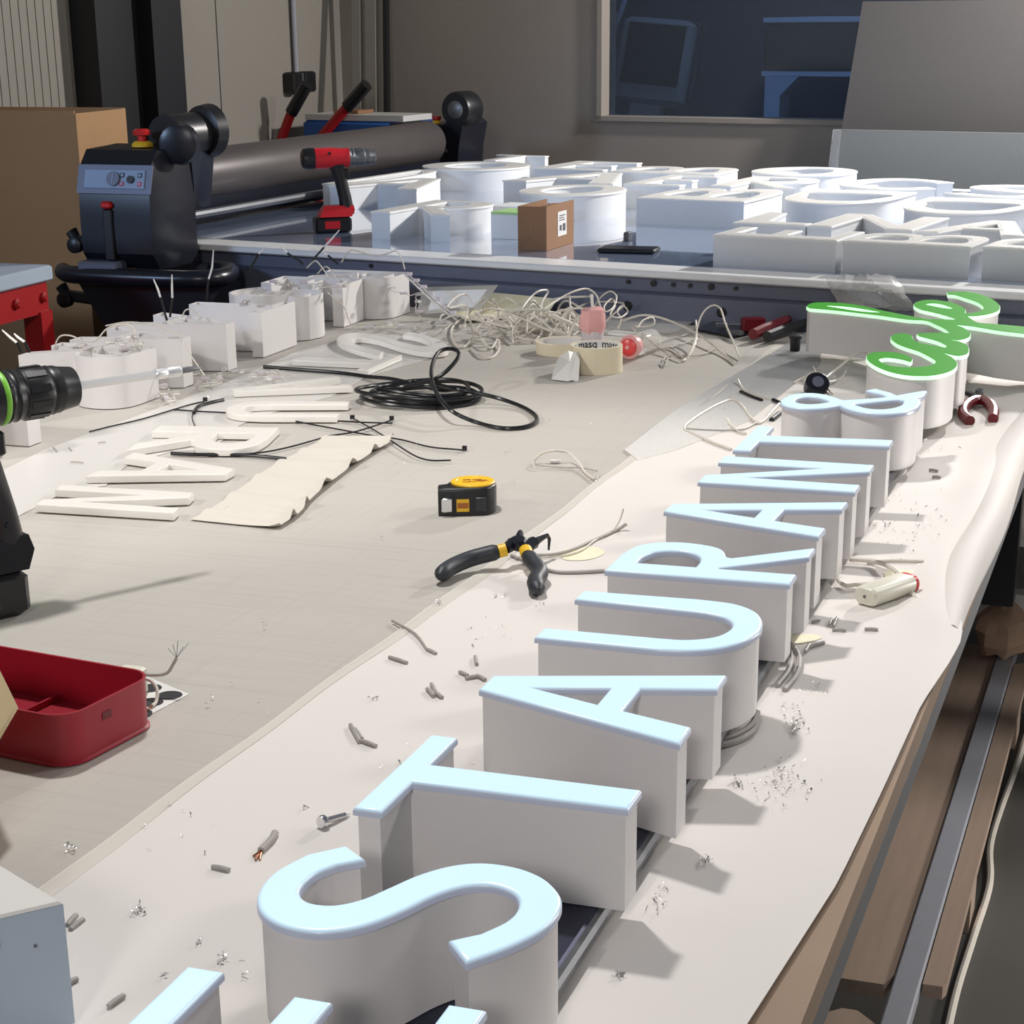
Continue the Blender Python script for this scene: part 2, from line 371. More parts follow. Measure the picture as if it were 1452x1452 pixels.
l = bpy.data.lights.new('machine_room_lamp', 'AREA'); l.size = 1.0; l.energy = 10; l.color = (.5, .68, 1)
o = bpy.data.objects.new('machine_room_lamp', l); COL.objects.link(o); o.location = RF(-.9, 3.0, 3.1); o.rotation_euler = (0, 0, 0)
# boards leaning by the window
b = MB(); z0 = .55; b.rings([[(-1.05, 2.28, z0), (.8, 2.28, z0), (.8, 2.30, z0), (-1.05, 2.30, z0)], [(-.985, 2.46, 1.519), (.8, 2.46, 1.519), (.8, 2.48, 1.519), (-.985, 2.48, 1.519)]], X=RFM)
tag(b.build('grey_board', M['board_a']), 'large dull grey board leaning in front of the window at the right', 'board')
b = MB(); b.rings([[(-.99, 2.12, .55), (.8, 2.12, .55), (.8, 2.135, .55), (-.99, 2.135, .55)], [(-.978, 2.22, 1.147), (.8, 2.22, 1.147), (.8, 2.235, 1.147), (-.978, 2.235, 1.147)]], X=RFM)
pb = tag(b.build('pale_board', M['board_b']), 'paler grey board with peeling film, lower and in front of the larger one', 'board')
b = MB(); b.rings([[(-.99, 2.112, .55), (-.94, 2.112, .55), (-.95, 2.119, .55), (-.99, 2.119, .55)], [(-.977, 2.211, 1.146), (-.95, 2.211, 1.146), (-.955, 2.219, 1.146), (-.977, 2.219, 1.146)]], X=RFM)
b.build('peeling_film', M['bag'], pb)
# leaning poles, socket, conduit, crate, trolley handles
for (x0, x1, w_, mn, lb) in ((-2.872, -2.80, .034, 'wall_l', 'left of two beige boards leaning in the corner behind the roller'), (-2.815, -2.745, .042, 'wall_l', 'right of two beige boards leaning in the corner behind the roller'), (-2.742, -2.668, .016, 'black', 'thin black rod leaning against the corner boards')):
    b = MB(); b.rings([[(x1+.04, 2.2, .3), (x1+.04+w_, 2.2, .3), (x1+.04+w_, 2.22, .3), (x1+.04, 2.22, .3)], [(x0, 2.44, 1.75), (x0+w_, 2.44, 1.75), (x0+w_, 2.46, 1.75), (x0, 2.46, 1.75)]], X=RFM)
    tag(b.build('rod' if mn == 'black' else 'leaning_board', M[mn]), lb, 'rod' if mn == 'black' else 'board')
so = thing('wall_socket', 'dark double wall socket box below a conduit on the left wall', 'socket', RF(WL, 2.22, 1.27))
MB().box((WL, 2.15, 1.235), (WL+.05, 2.205, 1.305), RFM, bev=.006).build('box', M['black'], so)
MB().box((WL, 2.225, 1.235), (WL+.05, 2.29, 1.305), RFM, bev=.006).build('box', M['black'], so)
MB().box((WL, 2.205, 1.24), (WL+.04, 2.225, 1.30), RFM).build('bracket', M['steel'], so)
MB().tube([RF(WL+.015, 2.215, 1.3), RF(WL+.015, 2.215, 3.0)], .009).build('conduit', M['machine'], so)
bc = thing('blue_crate', 'blue crate stacked with white sheets behind the grey roller', 'crate', RF(-2.55, 2.0, .95))
MB().box((-2.86, 2.068, .9), (-2.42, 2.27, 1.150), RFM, bev=.01).build('shell', M['blue'], bc)
MB().box((-2.85, 2.075, 1.151), (-2.45, 2.265, 1.170), RFM).build('white_sheets', M['film'], bc)
MB().box((-2.76, 2.12, 1.171), (-2.66, 2.22, 1.182), RFM).build('brown_block', M['card_d'], bc)
for a, m_, c, lb in (((435, 120), (413, 160), (396, 205), 'left red trolley handle with black grip behind the roller'), ((520, 120), (492, 152), (452, 198), 'right red trolley handle with black grip behind the roller')):
    p0, p1, p2 = PT(*a, 2.04), PT(*m_, 2.04), PT(*c, 2.04)
    hd = thing('trolley_handle', lb, 'handle', (p2.x, p2.y, 0))
    MB().tube([Vector((p2.x, p2.y, 0)), Vector((p2.x, p2.y, p2.z-.02)), p2, p1], .017, 10).build('tube', M['redpaint'], hd)
    MB().tube([p1, p1*.5+p0*.5, p0], .022, 10).build('grip', M['black'], hd)
# cardboard sheet, red workbench at the left
cb = thing('cardboard_box', 'tall plain brown cardboard box standing at the left wall', 'box', (-2.25, 3.45, 0))
X = frame((-2.112, 3.42, 0), (-1, -.02, 0))
MB().box((0, -.25, 0), (.42, -.246, 1.278), X).build('panel', M['card'], cb)
MB().box((0, -.004, 0), (.42, 0, 1.282), X).build('panel', M['card'], cb)
MB().box((-.004, -.25, 0), (0, 0, 1.276), X).build('panel', M['card'], cb)
rb = thing('red_workbench', 'red steel workbench with a pale worktop at the left edge', 'workbench', (-2.1, 2.4, 0))
MB().box((-2.45, 1.7, .962), (-1.815, 2.80, .995), bev=.004).build('worktop', M['bluewhite'], rb)
MB().box((-2.42, 1.74, .895), (-1.825, 2.785, .961)).build('apron', M['redpaint'], rb)
for x, y in ((-1.865, 2.745), (-1.865, 1.75), (-2.41, 2.745), (-2.41, 1.75)):
    MB().box((x, y, 0), (x+.045, y+.045, .90)).build('leg', M['redpaint'], rb)
for y in (2.66, 2.765): MB().lathe([(.011, 0), (.011, .006), (.006, .010)], 12, axis_x((-1.825, y, .93), (1, 0, 0))).build('bolt', M['redpaint'], rb)
for z in (.72, .62, .8): MB().lathe([(.006, 0), (.006, .003)], 10, axis_x((-1.82, 2.768, z), (1, 0, 0))).build('bolt', M['black'], rb)

# ------------------------------------------------------------------ the far table with its roller gantry
ft = thing('applicator_table', 'long glass topped flatbed table with blue grey frame behind the bench', 'table', RF(-.6, 1, 0))
TX0, TX1, TD = -2.06, 1.0, 2.0
MB().box((TX0, .10, .985), (TX1, TD-.05, 1.0), RFM, bev=.001).build('glass_top', M['glasstop'], ft)
TXF = -1.87
MB().box((TXF, 0, .985), (TX1, .0985, 1.0), RFM, bev=.003).build('front_trim', M['trim'], ft)
MB().box((TX0, TD-.0485, .985), (TX1, TD+.02, 1.0), RFM, bev=.003).build('rear_trim', M['trim'], ft)
MB().box((TXF, .022, .955), (TX1, .06, .9845), RFM).build('upper_rail', M['bluegrey'], ft)
MB().box((TXF, .004, .885), (TX1, .06, .9545), RFM, bev=.004).build('lower_rail', M['bluegrey'], ft)
MB().box((TXF, .10, .90), (TX1, TD-.06, .98), RFM).build('under_frame', M['navy'], ft)
MB().box((.186, 2.955, .36), (.252, 3.015, .884), bev=.003).build('leg', M['navy'], ft)
MB().box((-.6, 3.62, .13), (1.2, 3.67, .19)).build('cross_beam', M['whitemetal'], ft)
MB().box((.0, 3.03, .468), (1.2, 3.40, .497)).build('lower_shelf', M['whitemetal'], ft)
for x in (-2.1, -.9, .8):
    for y in (.12, 1.8): MB().box((x, y, 0), (x+.1, y+.1, .9), RFM).build('leg', M['navy'], ft)
for u in (204, 519, 885, 921, 949, 973, 1003, 1038):
    q = PT(u, 386+(u-885)*.055+12, .0); t_ = (q-OO).dot(EX)
    MB().lathe([(.0065 if u in (921, 1003) else .0045, 0), (.0065 if u in (921, 1003) else .0045, .004)], 10, axis_x(RF(t_, .021, .972), -EY)).build('hole', M['black'], ft)
for u in (258, 636, 760, 889, 1023):
    q = PT(u, 430, .0); t_ = (q-OO).dot(EX)
    MB().lathe([(.010, 0), (.010, .003), (.006, .006)], 12, axis_x(RF(t_, .003, .925), -EY)).build('bolt', M['black'], ft)
ga = thing('roller_gantry', 'heavy grey roller beam on a gantry with black control heads at its ends', 'gantry', (-1.8, 3.2, .9))
bm0, bm1 = Vector((-1.945, 3.25, 1.115)), Vector((-1.770, 4.93, 1.115)); bd = (bm1-bm0)
MB().lathe([(.06, 0), (.064, .01), (.064, bd.length-.01), (.06, bd.length)], 32, axis_x(bm0, bd)).build('roller_beam', M['beam'], ga)
nd = Vector((bd.y, -bd.x, 0)).normalized()
MB().tube([bm0+nd*.075-Vector((0, 0, .085)), bm1+nd*.075-Vector((0, 0, .085))], .010, 8).build('guide_strip', M['steel'], ga)
MB().rings([[bm0+Vector((-.04, 0, -.111)), bm1+Vector((-.04, 0, -.111)), bm1+Vector((.035, 0, -.111)), bm0+Vector((.035, 0, -.111))], [bm0+Vector((-.04, 0, -.045)), bm1+Vector((-.04, 0, -.045)), bm1+Vector((.035, 0, -.045)), bm0+Vector((.035, 0, -.045))]]).build('under_beam', M['navy'], ga)
# near control head
hx0, hx1, hy0, hy1 = -1.842, -1.652, 2.97, 3.155
prof = [(hy0+.030, .965), (hy0+.002, 1.0), (hy0, 1.06), (hy0+.004, 1.135), (hy0+.02, 1.192), (hy0+.05, 1.222), (hy1, 1.226), (hy1, .965)]
b = MB(); b.rings([[(hx0, y, z) for y, z in prof], [(hx0+.01, y, z) for y, z in prof], [(hx1-.012, y, z) for y, z in prof], [(hx1, hy0+.04+(y-hy0)*.8, z if z < 1.2 else 1.215) for y, z in prof]])
b.build('control_head', M['navy'], ga)
b = MB(); b.rings([[(hx0-.002, hy0+.0005, 1.133), (hx1-.006, hy0+.0005, 1.133), (hx1-.006, hy0+.02, 1.19), (hx0-.002, hy0+.02, 1.19)], [(hx0-.002, hy0-.0025, 1.131), (hx1-.006, hy0-.0025, 1.131), (hx1-.006, hy0+.0165, 1.192), (hx0-.002, hy0+.0165, 1.192)]])
cp = b.build('control_panel', M['bluegrey'], ga)
Xp = Matrix(((1, 0, 0, hx0), (0, .318, -.948, hy0+.007), (0, .948, .318, 1.161), (0, 0, 0, 1)))
MB().box((.018, -.020, -.002), (.168, .020, .004), Xp).build('display_plate', M['panel'], cp)
MB().lathe([(.016, 0), (.016, .006)], 20, Xp @ Matrix.Translation((.092, 0, .004))).build('dial', M['bluegrey'], cp)
MB().box((.091, -.011, .0101), (.093, .011, .0112), Xp).build('dial_mark', M['panel'], cp)
MB().lathe([(.0085, 0), (.0085, .005)], 16, Xp @ Matrix.Translation((.135, -.001, .004))).build('small_dial', M['black'], cp)
for x, y, mm in ((.113, .009, 'black'), (.113, -.010, 'emer'), (.157, .009, 'black'), (.157, -.010, 'emer')):
    MB().box((x-.005, y-.005, .004), (x+.005, y+.005, .0055), Xp).build('button', M[mm], cp)
    MB().box((x-.003, y-.003, .0056), (x+.003, y+.003, .0062), Xp).build('button_face', M['panel'], cp)
MB().box((hx0+.060, hy0-.006, .985), (hx0+.084, hy0+.02, 1.098), bev=.003).build('lever', M['black'], ga)
MB().box((hx0+.059, hy0-.010, 1.0985), (hx0+.085, hy0+.012, 1.114), bev=.004).build('lever_tip', M['emer'], ga)
MB().lathe([(.024, 0), (.024, .006), (.017, .012)], 20, Matrix.Translation((hx0+.115, hy0+.10, 1.2255))).build('stop_button_base', M['yellow'], ga)
MB().lathe([(.010, 0), (.010, .012), (.019, .014), (.020, .022), (.014, .027)], 20, Matrix.Translation((hx0+.115, hy0+.10, 1.237))).build('stop_button', M['emer'], ga)
q = PY(262, 205, 3.1); q2 = PY(288, 200, 3.28)
MB().rings([[(q.x-.015, 3.16, 1.10), (q2.x+.02, 3.22, 1.08), (q2.x+.02, 3.26, 1.08), (q.x-.015, 3.22, 1.10)], [(q.x-.01, 3.14, 1.235), (q2.x+.045, 3.2, 1.25), (q2.x+.045, 3.26, 1.25), (q.x-.01, 3.22, 1.235)]]).build('side_bracket', M['navy'], ga)
MB().lathe([(.046, -.13), (.048, -.12), (.048, 0)], 24, axis_x((q2.x+.012, 3.24, 1.245), (.15, 1, 0))).build('roller_end', M['black'], ga)
MB().lathe([(.03, -.03), (.042, -.026), (.046, 0)], 24, axis_x((q.x, 3.08, 1.232), (-.25, 1, 0))).build('hand_knob', M['navy'], ga)
MB().lathe([(.042, -.02), (.056, -.015), (.060, .015), (.05, .02)], 28, axis_x((q2.x+.025, 3.25, 1.25), (.3, 1, 0))).build('end_wheel', M['black'], ga)
MB().tube(cr([(-1.60, 3.13, .952), (-1.54, 3.10, .952), (-1.515, 3.0, .952), (-1.56, 2.955, .952), (-1.70, 2.945, .952), (-1.86, 2.955, .952), (-1.905, 2.98, .955)], 6), .020, 12).build('bumper_rail', M['navy'], ga)
MB().box((hx0+.0, hy0-.03, .947), (hx0+.10, hy0+.02, .984), bev=.004).build('bumper_plate', M['bluegrey'], ga)
b = MB(); b.rings([[(-1.72, 3.0, 0), (-1.56, 3.0, 0), (-1.56, 3.14, 0), (-1.72, 3.14, 0)], [(-1.74, 2.99, .7), (-1.54, 2.99, .7), (-1.54, 3.14, .7), (-1.74, 3.14, .7)], [(-1.87, 2.985, .93), (-1.535, 2.985, .93), (-1.535, 3.15, .93), (-1.87, 3.15, .93)]])
b.build('pedestal', M['navy'], ga)
for z, x in ((.885, -1.93), (1.01, -1.89)):
    MB().tube([(x+.10, 3.03, z), (x, 3.03, z+.008), (x-.015, 3.03, z+.03)], .014, 10).build('side_lever', M['black'], ga)
    MB().lathe([(.018, 0), (.018, .02), (.01, .024)], 14, axis_x((x, 3.03, z), (0, -1, 0))).build('lever_knob', M['black'], ga)
# far head
Xf = Matrix.Translation((-1.775, 5.0, 0)) @ Matrix.Rotation(TH, 4, 'Z')
b = MB(); b.rings([[(x, 0, z) for x, z in ((-.17, .95), (.07, .95), (.085, 1.10), (.10, 1.165), (.07, 1.19), (.03, 1.165), (-.17, 1.165))], [(x, .16, z) for x, z in ((-.17, .95), (.07, .95), (.085, 1.10), (.10, 1.165), (.07, 1.19), (.03, 1.165), (-.17, 1.165))]], X=Xf)
b.build('far_head', M['navy'], ga)
MB().lathe([(.05, -.03), (.055, -.02), (.055, .05)], 28, axis_x(Xf @ Vector((.075, .03, 1.21)), (.2, 1, 0))).build('far_wheel', M['black'], ga)
MB().lathe([(.022, -.034), (.028, -.03), (.028, -.029)], 20, axis_x(Xf @ Vector((.075, .03, 1.21)), (.2, 1, 0))).build('wheel_hub', M['steel'], ga)
MB().lathe([(.016, 0), (.012, .008)], 16, Xf @ Matrix.Translation((-.03, .06, 1.1652))).build('far_button_base', M['yellow'], ga)
MB().lathe([(.010, 0), (.015, .004), (.015, .012)], 16, Xf @ Matrix.Translation((-.03, .06, 1.1735))).build('far_button', M['emer'], ga)
for x, z in ((-.085, 1.14), (-.012, 1.14), (.012, 1.14), (.035, 1.11), (.04, 1.085), (.0, 1.04)):
    MB().lathe([(.005, 0), (.004, .004)], 10, axis_x(Xf @ Vector((x, -.001, z)), (.16, -1, 0))).build('bolt', M['steel'], ga)

# ------------------------------------------------------------------ the bench
BX0, BX1, BY0 = -1.37, .312, -.75
def byf(x): return 2.865-.12*(x-.3)
wb = thing('workbench', 'wide plywood workbench covered with a scratched grey white sheet', 'workbench', (-.5, 1, 0))
outl = [(BX0, BY0), (BX1, BY0), (BX1, byf(BX1)), (BX0, byf(BX0))]
MB().poly([[(BX0, BY0), (.255, BY0), (.285, .3), (.3, .6), (.305, .9), (.305, byf(.3)), (BX0, byf(BX0))]], .8975, .9).build('sheet_top', M['sheet'], wb)
MB().poly([[(x+(.002 if x < 0 else .004), y) for x, y in outl]], .872, .8973).build('plywood_top', M['ply'], wb)
MB().box((.268, BY0, .845), (.316, 2.84, .8715)).build('frame_rail', M['steel'], wb)
MB().box((BX0+.03, BY0, .80), (BX0+.08, 2.95, .8715)).build('frame_rail', M['navy'], wb)
for y in (.02, 2.62):
    MB().box((.0, y, 0), (.045, y+.045, .799)).build('leg', M['navy'], wb)
    MB().box((BX0+.04, y, 0), (BX0+.085, y+.045, .799)).build('leg', M['navy'], wb)
MB().box((-1.3, 1.1, .30), (.0, 2.6, .318)).build('lower_shelf', M['whitemetal'], wb)
# dark things around the right edge, under and beside the bench
tag(MB().box((.30, 3.46, .52), (1.3, 3.49, .885)).build('side_panel', M['card_d']), 'dull brown panel standing under the far table at the right frame edge', 'panel')
pal = thing('plank_stack', 'weathered wooden planks and a steel strip on bearers lying on the floor', 'planks', (.2, 2.2, 0))
for x0, x1, y0, y1 in ((.100, .198, 1.75, 3.42), (.105, .198, .9, 1.66), (.2425, .277, 1.77, 3.32), (.2425, .272, .9, 1.63)):
    c = min(.035, (x1-x0)*.45)
    MB().poly([[(x0, y0), (x1-c*.3, y0), (x1, y0+c), (x1, y1-c), (x1-c, y1), (x0+c, y1), (x0, y1-c)]], .10, .122).build('plank', M['plank'], pal)
MB().box((.200, .8, .100), (.2405, 3.5, .128), bev=.003).build('steel_strip', M['machine'], pal)
for y in (1.25, 2.2, 3.1): MB().box((.085, y, 0), (.272, y+.09, .099)).build('bearer', M['plank'], pal)
kb = MB(); random.seed(3)
kc = P(1424, 893, .185); kr = []
for k, (r, z) in enumerate(((.012, -.062), (.045, -.05), (.062, -.02), (.066, .005), (.055, .03), (.032, .055), (.008, .068))):
    kr.append([kc+Vector((r*math.cos(a*math.pi/7)*random.uniform(.72, 1.2), r*math.sin(a*math.pi/7)*random.uniform(.72, 1.2), z+random.uniform(-.008, .008))) for a in range(14)])
ko = thing('paper_bundle', 'crumpled brown paper bundle resting at the far end of the planks', 'bundle', (kc.x, kc.y, .13))
kb.rings(kr).build('crumpled_paper', M['kraft'], ko, smooth=28)
tag(MB().tube(cr([P(*a, .008) for a in ((1466, 1010), (1440, 1090), (1418, 1150), (1404, 1200), (1403, 1255), (1380, 1330), (1358, 1400), (1344, 1460), (1335, 1510))], 8), .0065, 8).build('floor_cable', M['cable_w']), 'long beige cable lying on the dark floor beside the planks', 'cable')
# cream paper under the lit letters, curling over the right edge
pl = [(-.253, -.7), (-.2545, .31), (-.240, .8), (-.231, 1.065), (-.224, 1.6), (-.217, 2.2), (-.212, 2.755)]
pr0 = [(.262, -.7), (.272, .1), (.286, .25), (.304, .46), (.309, .65), (.312, .86), (.322, 1.0), (.325, 1.08), (.314, 1.16), (.309, 1.25), (.309, 1.5), (.309, 1.9), (.309, 2.3), (.309, 2.755)]
ys = [(-.7+3.455*i/96) for i in range(97)]
def lerp(tab, y):
    for (a, b), (c, d) in zip(tab, tab[1:]):
        if y <= d: return a+(c-a)*max(0, (y-b))/(d-b)
    return tab[-1][0]
b = MB(); rings = []; NXP = 40
random.seed(5)
for y in ys:
    xl, xr = lerp(pl, y)+.0015*math.sin(y*23), lerp(pr0, y); row = []
    for i in range(NXP+1):
        t = i/NXP; x = xl+(xr-xl)*t; z = .9012
        z += .0012*max(0, math.sin(y*9+x*5))*max(0, 1-abs(t-.12)*9)                       # lifted left edge
        if t > .88 and 1.08 < y < 2.5: z += .004*math.sin((t-.88)/.12*math.pi)*(1+math.sin(y*11+1))*.8
        if x > .309: z -= (x-.309)*.25
        row.append((x, y, z))
    rings.append(row)
b.rings(rings, cap=False, closed=False)
pp = tag(b.build('paper_sheet', M['paper'], smooth=60), 'long cream paper sheet lying under the row of lit letters', 'paper')
so_ = pp.modifiers.new('thick', 'SOLIDIFY'); so_.thickness = .0006; so_.offset = 1; so_.use_rim = False
b = MB(); b.rings([[(lerp(pl, y)+.0018+.0015*math.sin(y*23)+t*(.013+.003*math.sin(y*7)), y, .9022+.0012*max(0, math.sin(y*9))*max(0, 1-abs(t-.5)*2)) for t in (0, .5, 1)] for y in ys], cap=False, closed=False)
es = b.build('cream_border', M['wax'], pp, smooth=60)
for pts in ([(1255, 812), (1300, 812), (1338, 826), (1340, 842), (1312, 852), (1283, 846), (1262, 830)], [(800, 782), (840, 778), (858, 786), (836, 796), (800, 796)], [(1120, 905), (1150, 902), (1165, 908), (1130, 916)]):
    q = cr2([tuple(P(*a)[:2]) for a in pts], 4, True); MB().poly([q], .9024, .9025).build('yellow_stain', M['stain'], pp)
# rolled over edge of the paper along the right side
b = MB(); rs = []
for i in range(30):
    y = 1.10+i*(1.55/29); k = math.sin(math.pi*min(1, (i+.5)/7)/2)
    xr = .311+.003*math.sin(y*9); w_ = (.036-.010*i/29+.005*math.sin(y*7))*k; h_ = (.010+.005*math.sin(y*5+1))*k
    rs.append([(xr-w_, y, .9024), (xr-w_*.7, y, .9022+h_*.75), (xr-w_*.3, y, .9022+h_), (xr+.004, y, .9022+h_*.55), (xr+.011, y, .8985-.006*k), (xr+.010, y, .8975-.012*k)])
b.rings(rs, cap=False, closed=False)
fo = b.build("folded_edge", M["paper"], pp, smooth=70)
sm = fo.modifiers.new('thick', 'SOLIDIFY'); sm.thickness = .0008; sm.offset = 1; sm.use_rim = False
# translucent film over its far end
q = [P(*a, .9022) for a in ((935, 690), (1135, 480), (1190, 468), (1300, 520), (1440, 560), (1340, 650), (1120, 660))]
MB().poly([[(p.x, p.y) for p in [P(*a) for a in ((885, 640), (955, 585), (1120, 487), (1180, 450), (1160, 520), (1060, 600), (960, 640), (905, 655))]]], .9026, .9031).build('clear_overlay', M['clear'], pp)

# ------------------------------------------------------------------ channel letters: outlines in letter heights, x from cap line to base line, y along the word
def seg(*parts):
    out = []
    for p in parts: out += cr2(p, 6) if len(p) > 2 else list(p)
    r = []
    for q in out:
        if not r or abs(q[0]-r[-1][0])+abs(q[1]-r[-1][1]) > 1e-4: r.append(q)
    return r
def L_T(): wb_, tb, t = .404, .12, .0955; return [[(0, -wb_), (tb, -wb_), (tb, -t), (1, -t), (1, t), (tb, t), (tb, wb_), (0, wb_)]]
def L_A(): a, p, l = .4356, .0944, .194; return [[(0, -p), (1, -a), (1, -a+l), (.678, -.146), (.678, .146), (1, a-l), (1, a), (0, p)], [(.222, 0), (.548, -.106), (.548, .106)]]
def L_U(): return [seg([(0, -.403), (.58, -.403)], [(.62, -.402), (.773, -.365), (.886, -.29), (.965, -.175), (1.008, -.03), (1.012, .06), (.985, .2), (.918, .325), (.80, .41), (.643, .433)], [(.60, .434), (0, .403)], [(0, .25), (.64, .222)], [(.70, .215), (.80, .175), (.858, .095), (.868, 0), (.84, -.11), (.78, -.18), (.69, -.225), (.60, -.235)], [(.58, -.236), (0, -.252)])]
def L_R(): return [seg([(0, 0), (1, 0)], [(1, .185), (.579, .185)], [(.579, .21), (1, .545)], [(1, .735), (.60, .41)], [(.572, .42), (.52, .555), (.44, .62), (.34, .65), (.25, .656), (.155, .635), (.075, .575), (.025, .49), (0, .33)]), seg([(.128, .185), (.128, .30)], [(.135, .34), (.165, .42), (.225, .465), (.30, .478), (.38, .445), (.432, .38), (.45, .29), (.452, .185)])]
def L_N(): n, s = .763, .19; return [[(0, 0), (1, 0), (1, s), (.27, s), (1, n-s-.005), (1, n), (0, n), (0, n-s), (.70, n-s), (0, s)]]
def L_E(): return [[(0, 0), (1, 0), (1, .60), (.875, .60), (.875, .19), (.535, .19), (.535, .50), (.405, .50), (.405, .19), (.13, .19), (.13, .57), (0, .57)]]
def L_S(): return [seg([(.111, 1.205), (.225, 1.118)], [(.147, 1.047), (.106, .963), (.100, .863), (.122, .789), (.182, .742), (.265, .750), (.336, .819), (.391, .934), (.447, 1.054), (.529, 1.16), (.629, 1.218), (.752, 1.222), (.862, 1.178), (.945, 1.098), (.993, 1.012), (1.008, .905), (.992, .784), (.927, .642), (.834, .504)], [(.726, .628), (.726, .628)], [(.808, .706), (.858, .811), (.868, .90), (.845, .985), (.79, 1.038), (.707, 1.055), (.626, 1.010), (.562, .917), (.507, .785), (.439, .660), (.364, .585), (.272, .546), (.16, .556), (.065, .612), (.0, .700), (-.035, .81), (-.038, .937), (.005, 1.09), (.111, 1.205)][:-1])]
def L_amp():
    o = seg([(.442, .672), (.511, .56), (.624, .463), (.748, .433), (.861, .466), (.954, .56), (1.01, .70), (1.022, .85), (1.008, .99), (.965, 1.102)], [(1.005, 1.19), (1.005, 1.41)], [(.965, 1.41), (.875, 1.286), (.80, 1.17)], [(.745, 1.26), (.679, 1.321), (.600, 1.40)], [(.535, 1.30), (.60, 1.24), (.68, 1.18), (.735, 1.075)], [(.665, 1.02), (.546, .935), (.442, .862)], [(.40, .91), (.31, 1.012), (.207, 1.075), (.116, 1.07), (.037, 1.005), (-.012, .875), (-.016, .70), (.019, .585), (.067, .516), (.143, .472), (.232, .468), (.333, .52), (.386, .587), (.442, .672)][:-1])
    return [o, cr2([(.09, .77), (.10, .87), (.16, .93), (.22, .925), (.28, .875), (.345, .775), (.29, .69), (.22, .64), (.15, .65), (.105, .70)], 4, True), cr2([(.545, .735), (.60, .80), (.70, .895), (.80, .985), (.862, 1.0), (.885, .93), (.885, .80), (.845, .68), (.77, .60), (.68, .60), (.60, .66)], 4, True)]
def to_w(loops, A=((1, 0, 0), (0, 1, 0)), s=H): return [[((A[0][0]*x+A[0][1]*y+A[0][2])*s, (A[1][0]*x+A[1][1]*y+A[1][2])*s) for x, y in l] for l in loops]
def shrink(loops, d): return [inset(ccw(l), d) if i == 0 else inset(ccw(l), -d) for i, l in enumerate(loops)]
def lit_letter(label, loops, z0=.9185, face='lit', side=None):
    c = loops[0]; mx, my = sum(p[0] for p in c)/len(c), sum(p[1] for p in c)/len(c)
    t = thing('channel_letter', label, 'letter', (mx, my, z0), group='lit channel letters on the rail')
    body = shrink(loops, .0026)
    MB().poly(body, z0, ZL-.0062).build('side_wall', M['alu_white'], t, smooth=30)
    MB().poly(loops, ZL-.006, ZL, bev=.0030, steps=4).build('acrylic_face', M[face], t, smooth=30)
    return t
I2 = lambda y0: ((1, 0, 0), (0, 1, y0))
lit_letter('lit letter E cut off by the lower left frame edge, nearest of the row', to_w(L_E(), ((1, 0, 0), (0, 1, -.36))))
lit_letter('large lit letter S with its whole curve in view, nearest complete letter', to_w(L_S()))
lit_letter('lit letter T between the S and the first A', to_w(L_T(), ((.9964, .0043, -.0021), (.0051, .9972, 1.927))))
lit_letter('lit letter A between the nearer T and the U', to_w(L_A(), ((1.0125, -.0063, -.0011), (-.0213, 1.0143, 3.0086))))
lit_letter('lit letter U with its round bowl toward the right bench edge', to_w(L_U(), ((1, 0, .003), (0, 1, 4.0886))))
lit_letter('lit letter R directly behind the U', to_w(L_R(), ((1, 0, 0), (.04, 1, 4.885))))
lit_letter('lit letter A between the R and the N', to_w(L_A(), ((1.0019, .0314, -.015), (.0264, .958, 6.295))))
lit_letter('lit letter N with a sharp diagonal, behind the farther A', to_w(L_N(), ((1, 0, 0), (.02, 1, 6.985))))
lit_letter('lit letter T between the N and the ampersand', to_w(L_T(), ((.9997, -.0047, .0089), (.1171, 1.0016, 8.3483))))
lit_letter('lit ampersand with two closed loops in front of the green word', to_w(L_amp(), ((1, 0, 0), (0, 1, 9.0))))
# rail under the letters
ra = thing('mounting_rail', 'dark blue metal rail lying under the row of lit letters', 'rail', (.11, .9, .902))
MB().box((.052, -.65, .9022), (.158, 2.02, .918), bev=.003).build('profile', M['rail'], ra)
MB().tube([(.1565, -.65, .9095), (.1565, 2.02, .9095)], .0068, 10).build('edge_bead', M['steel'], ra)
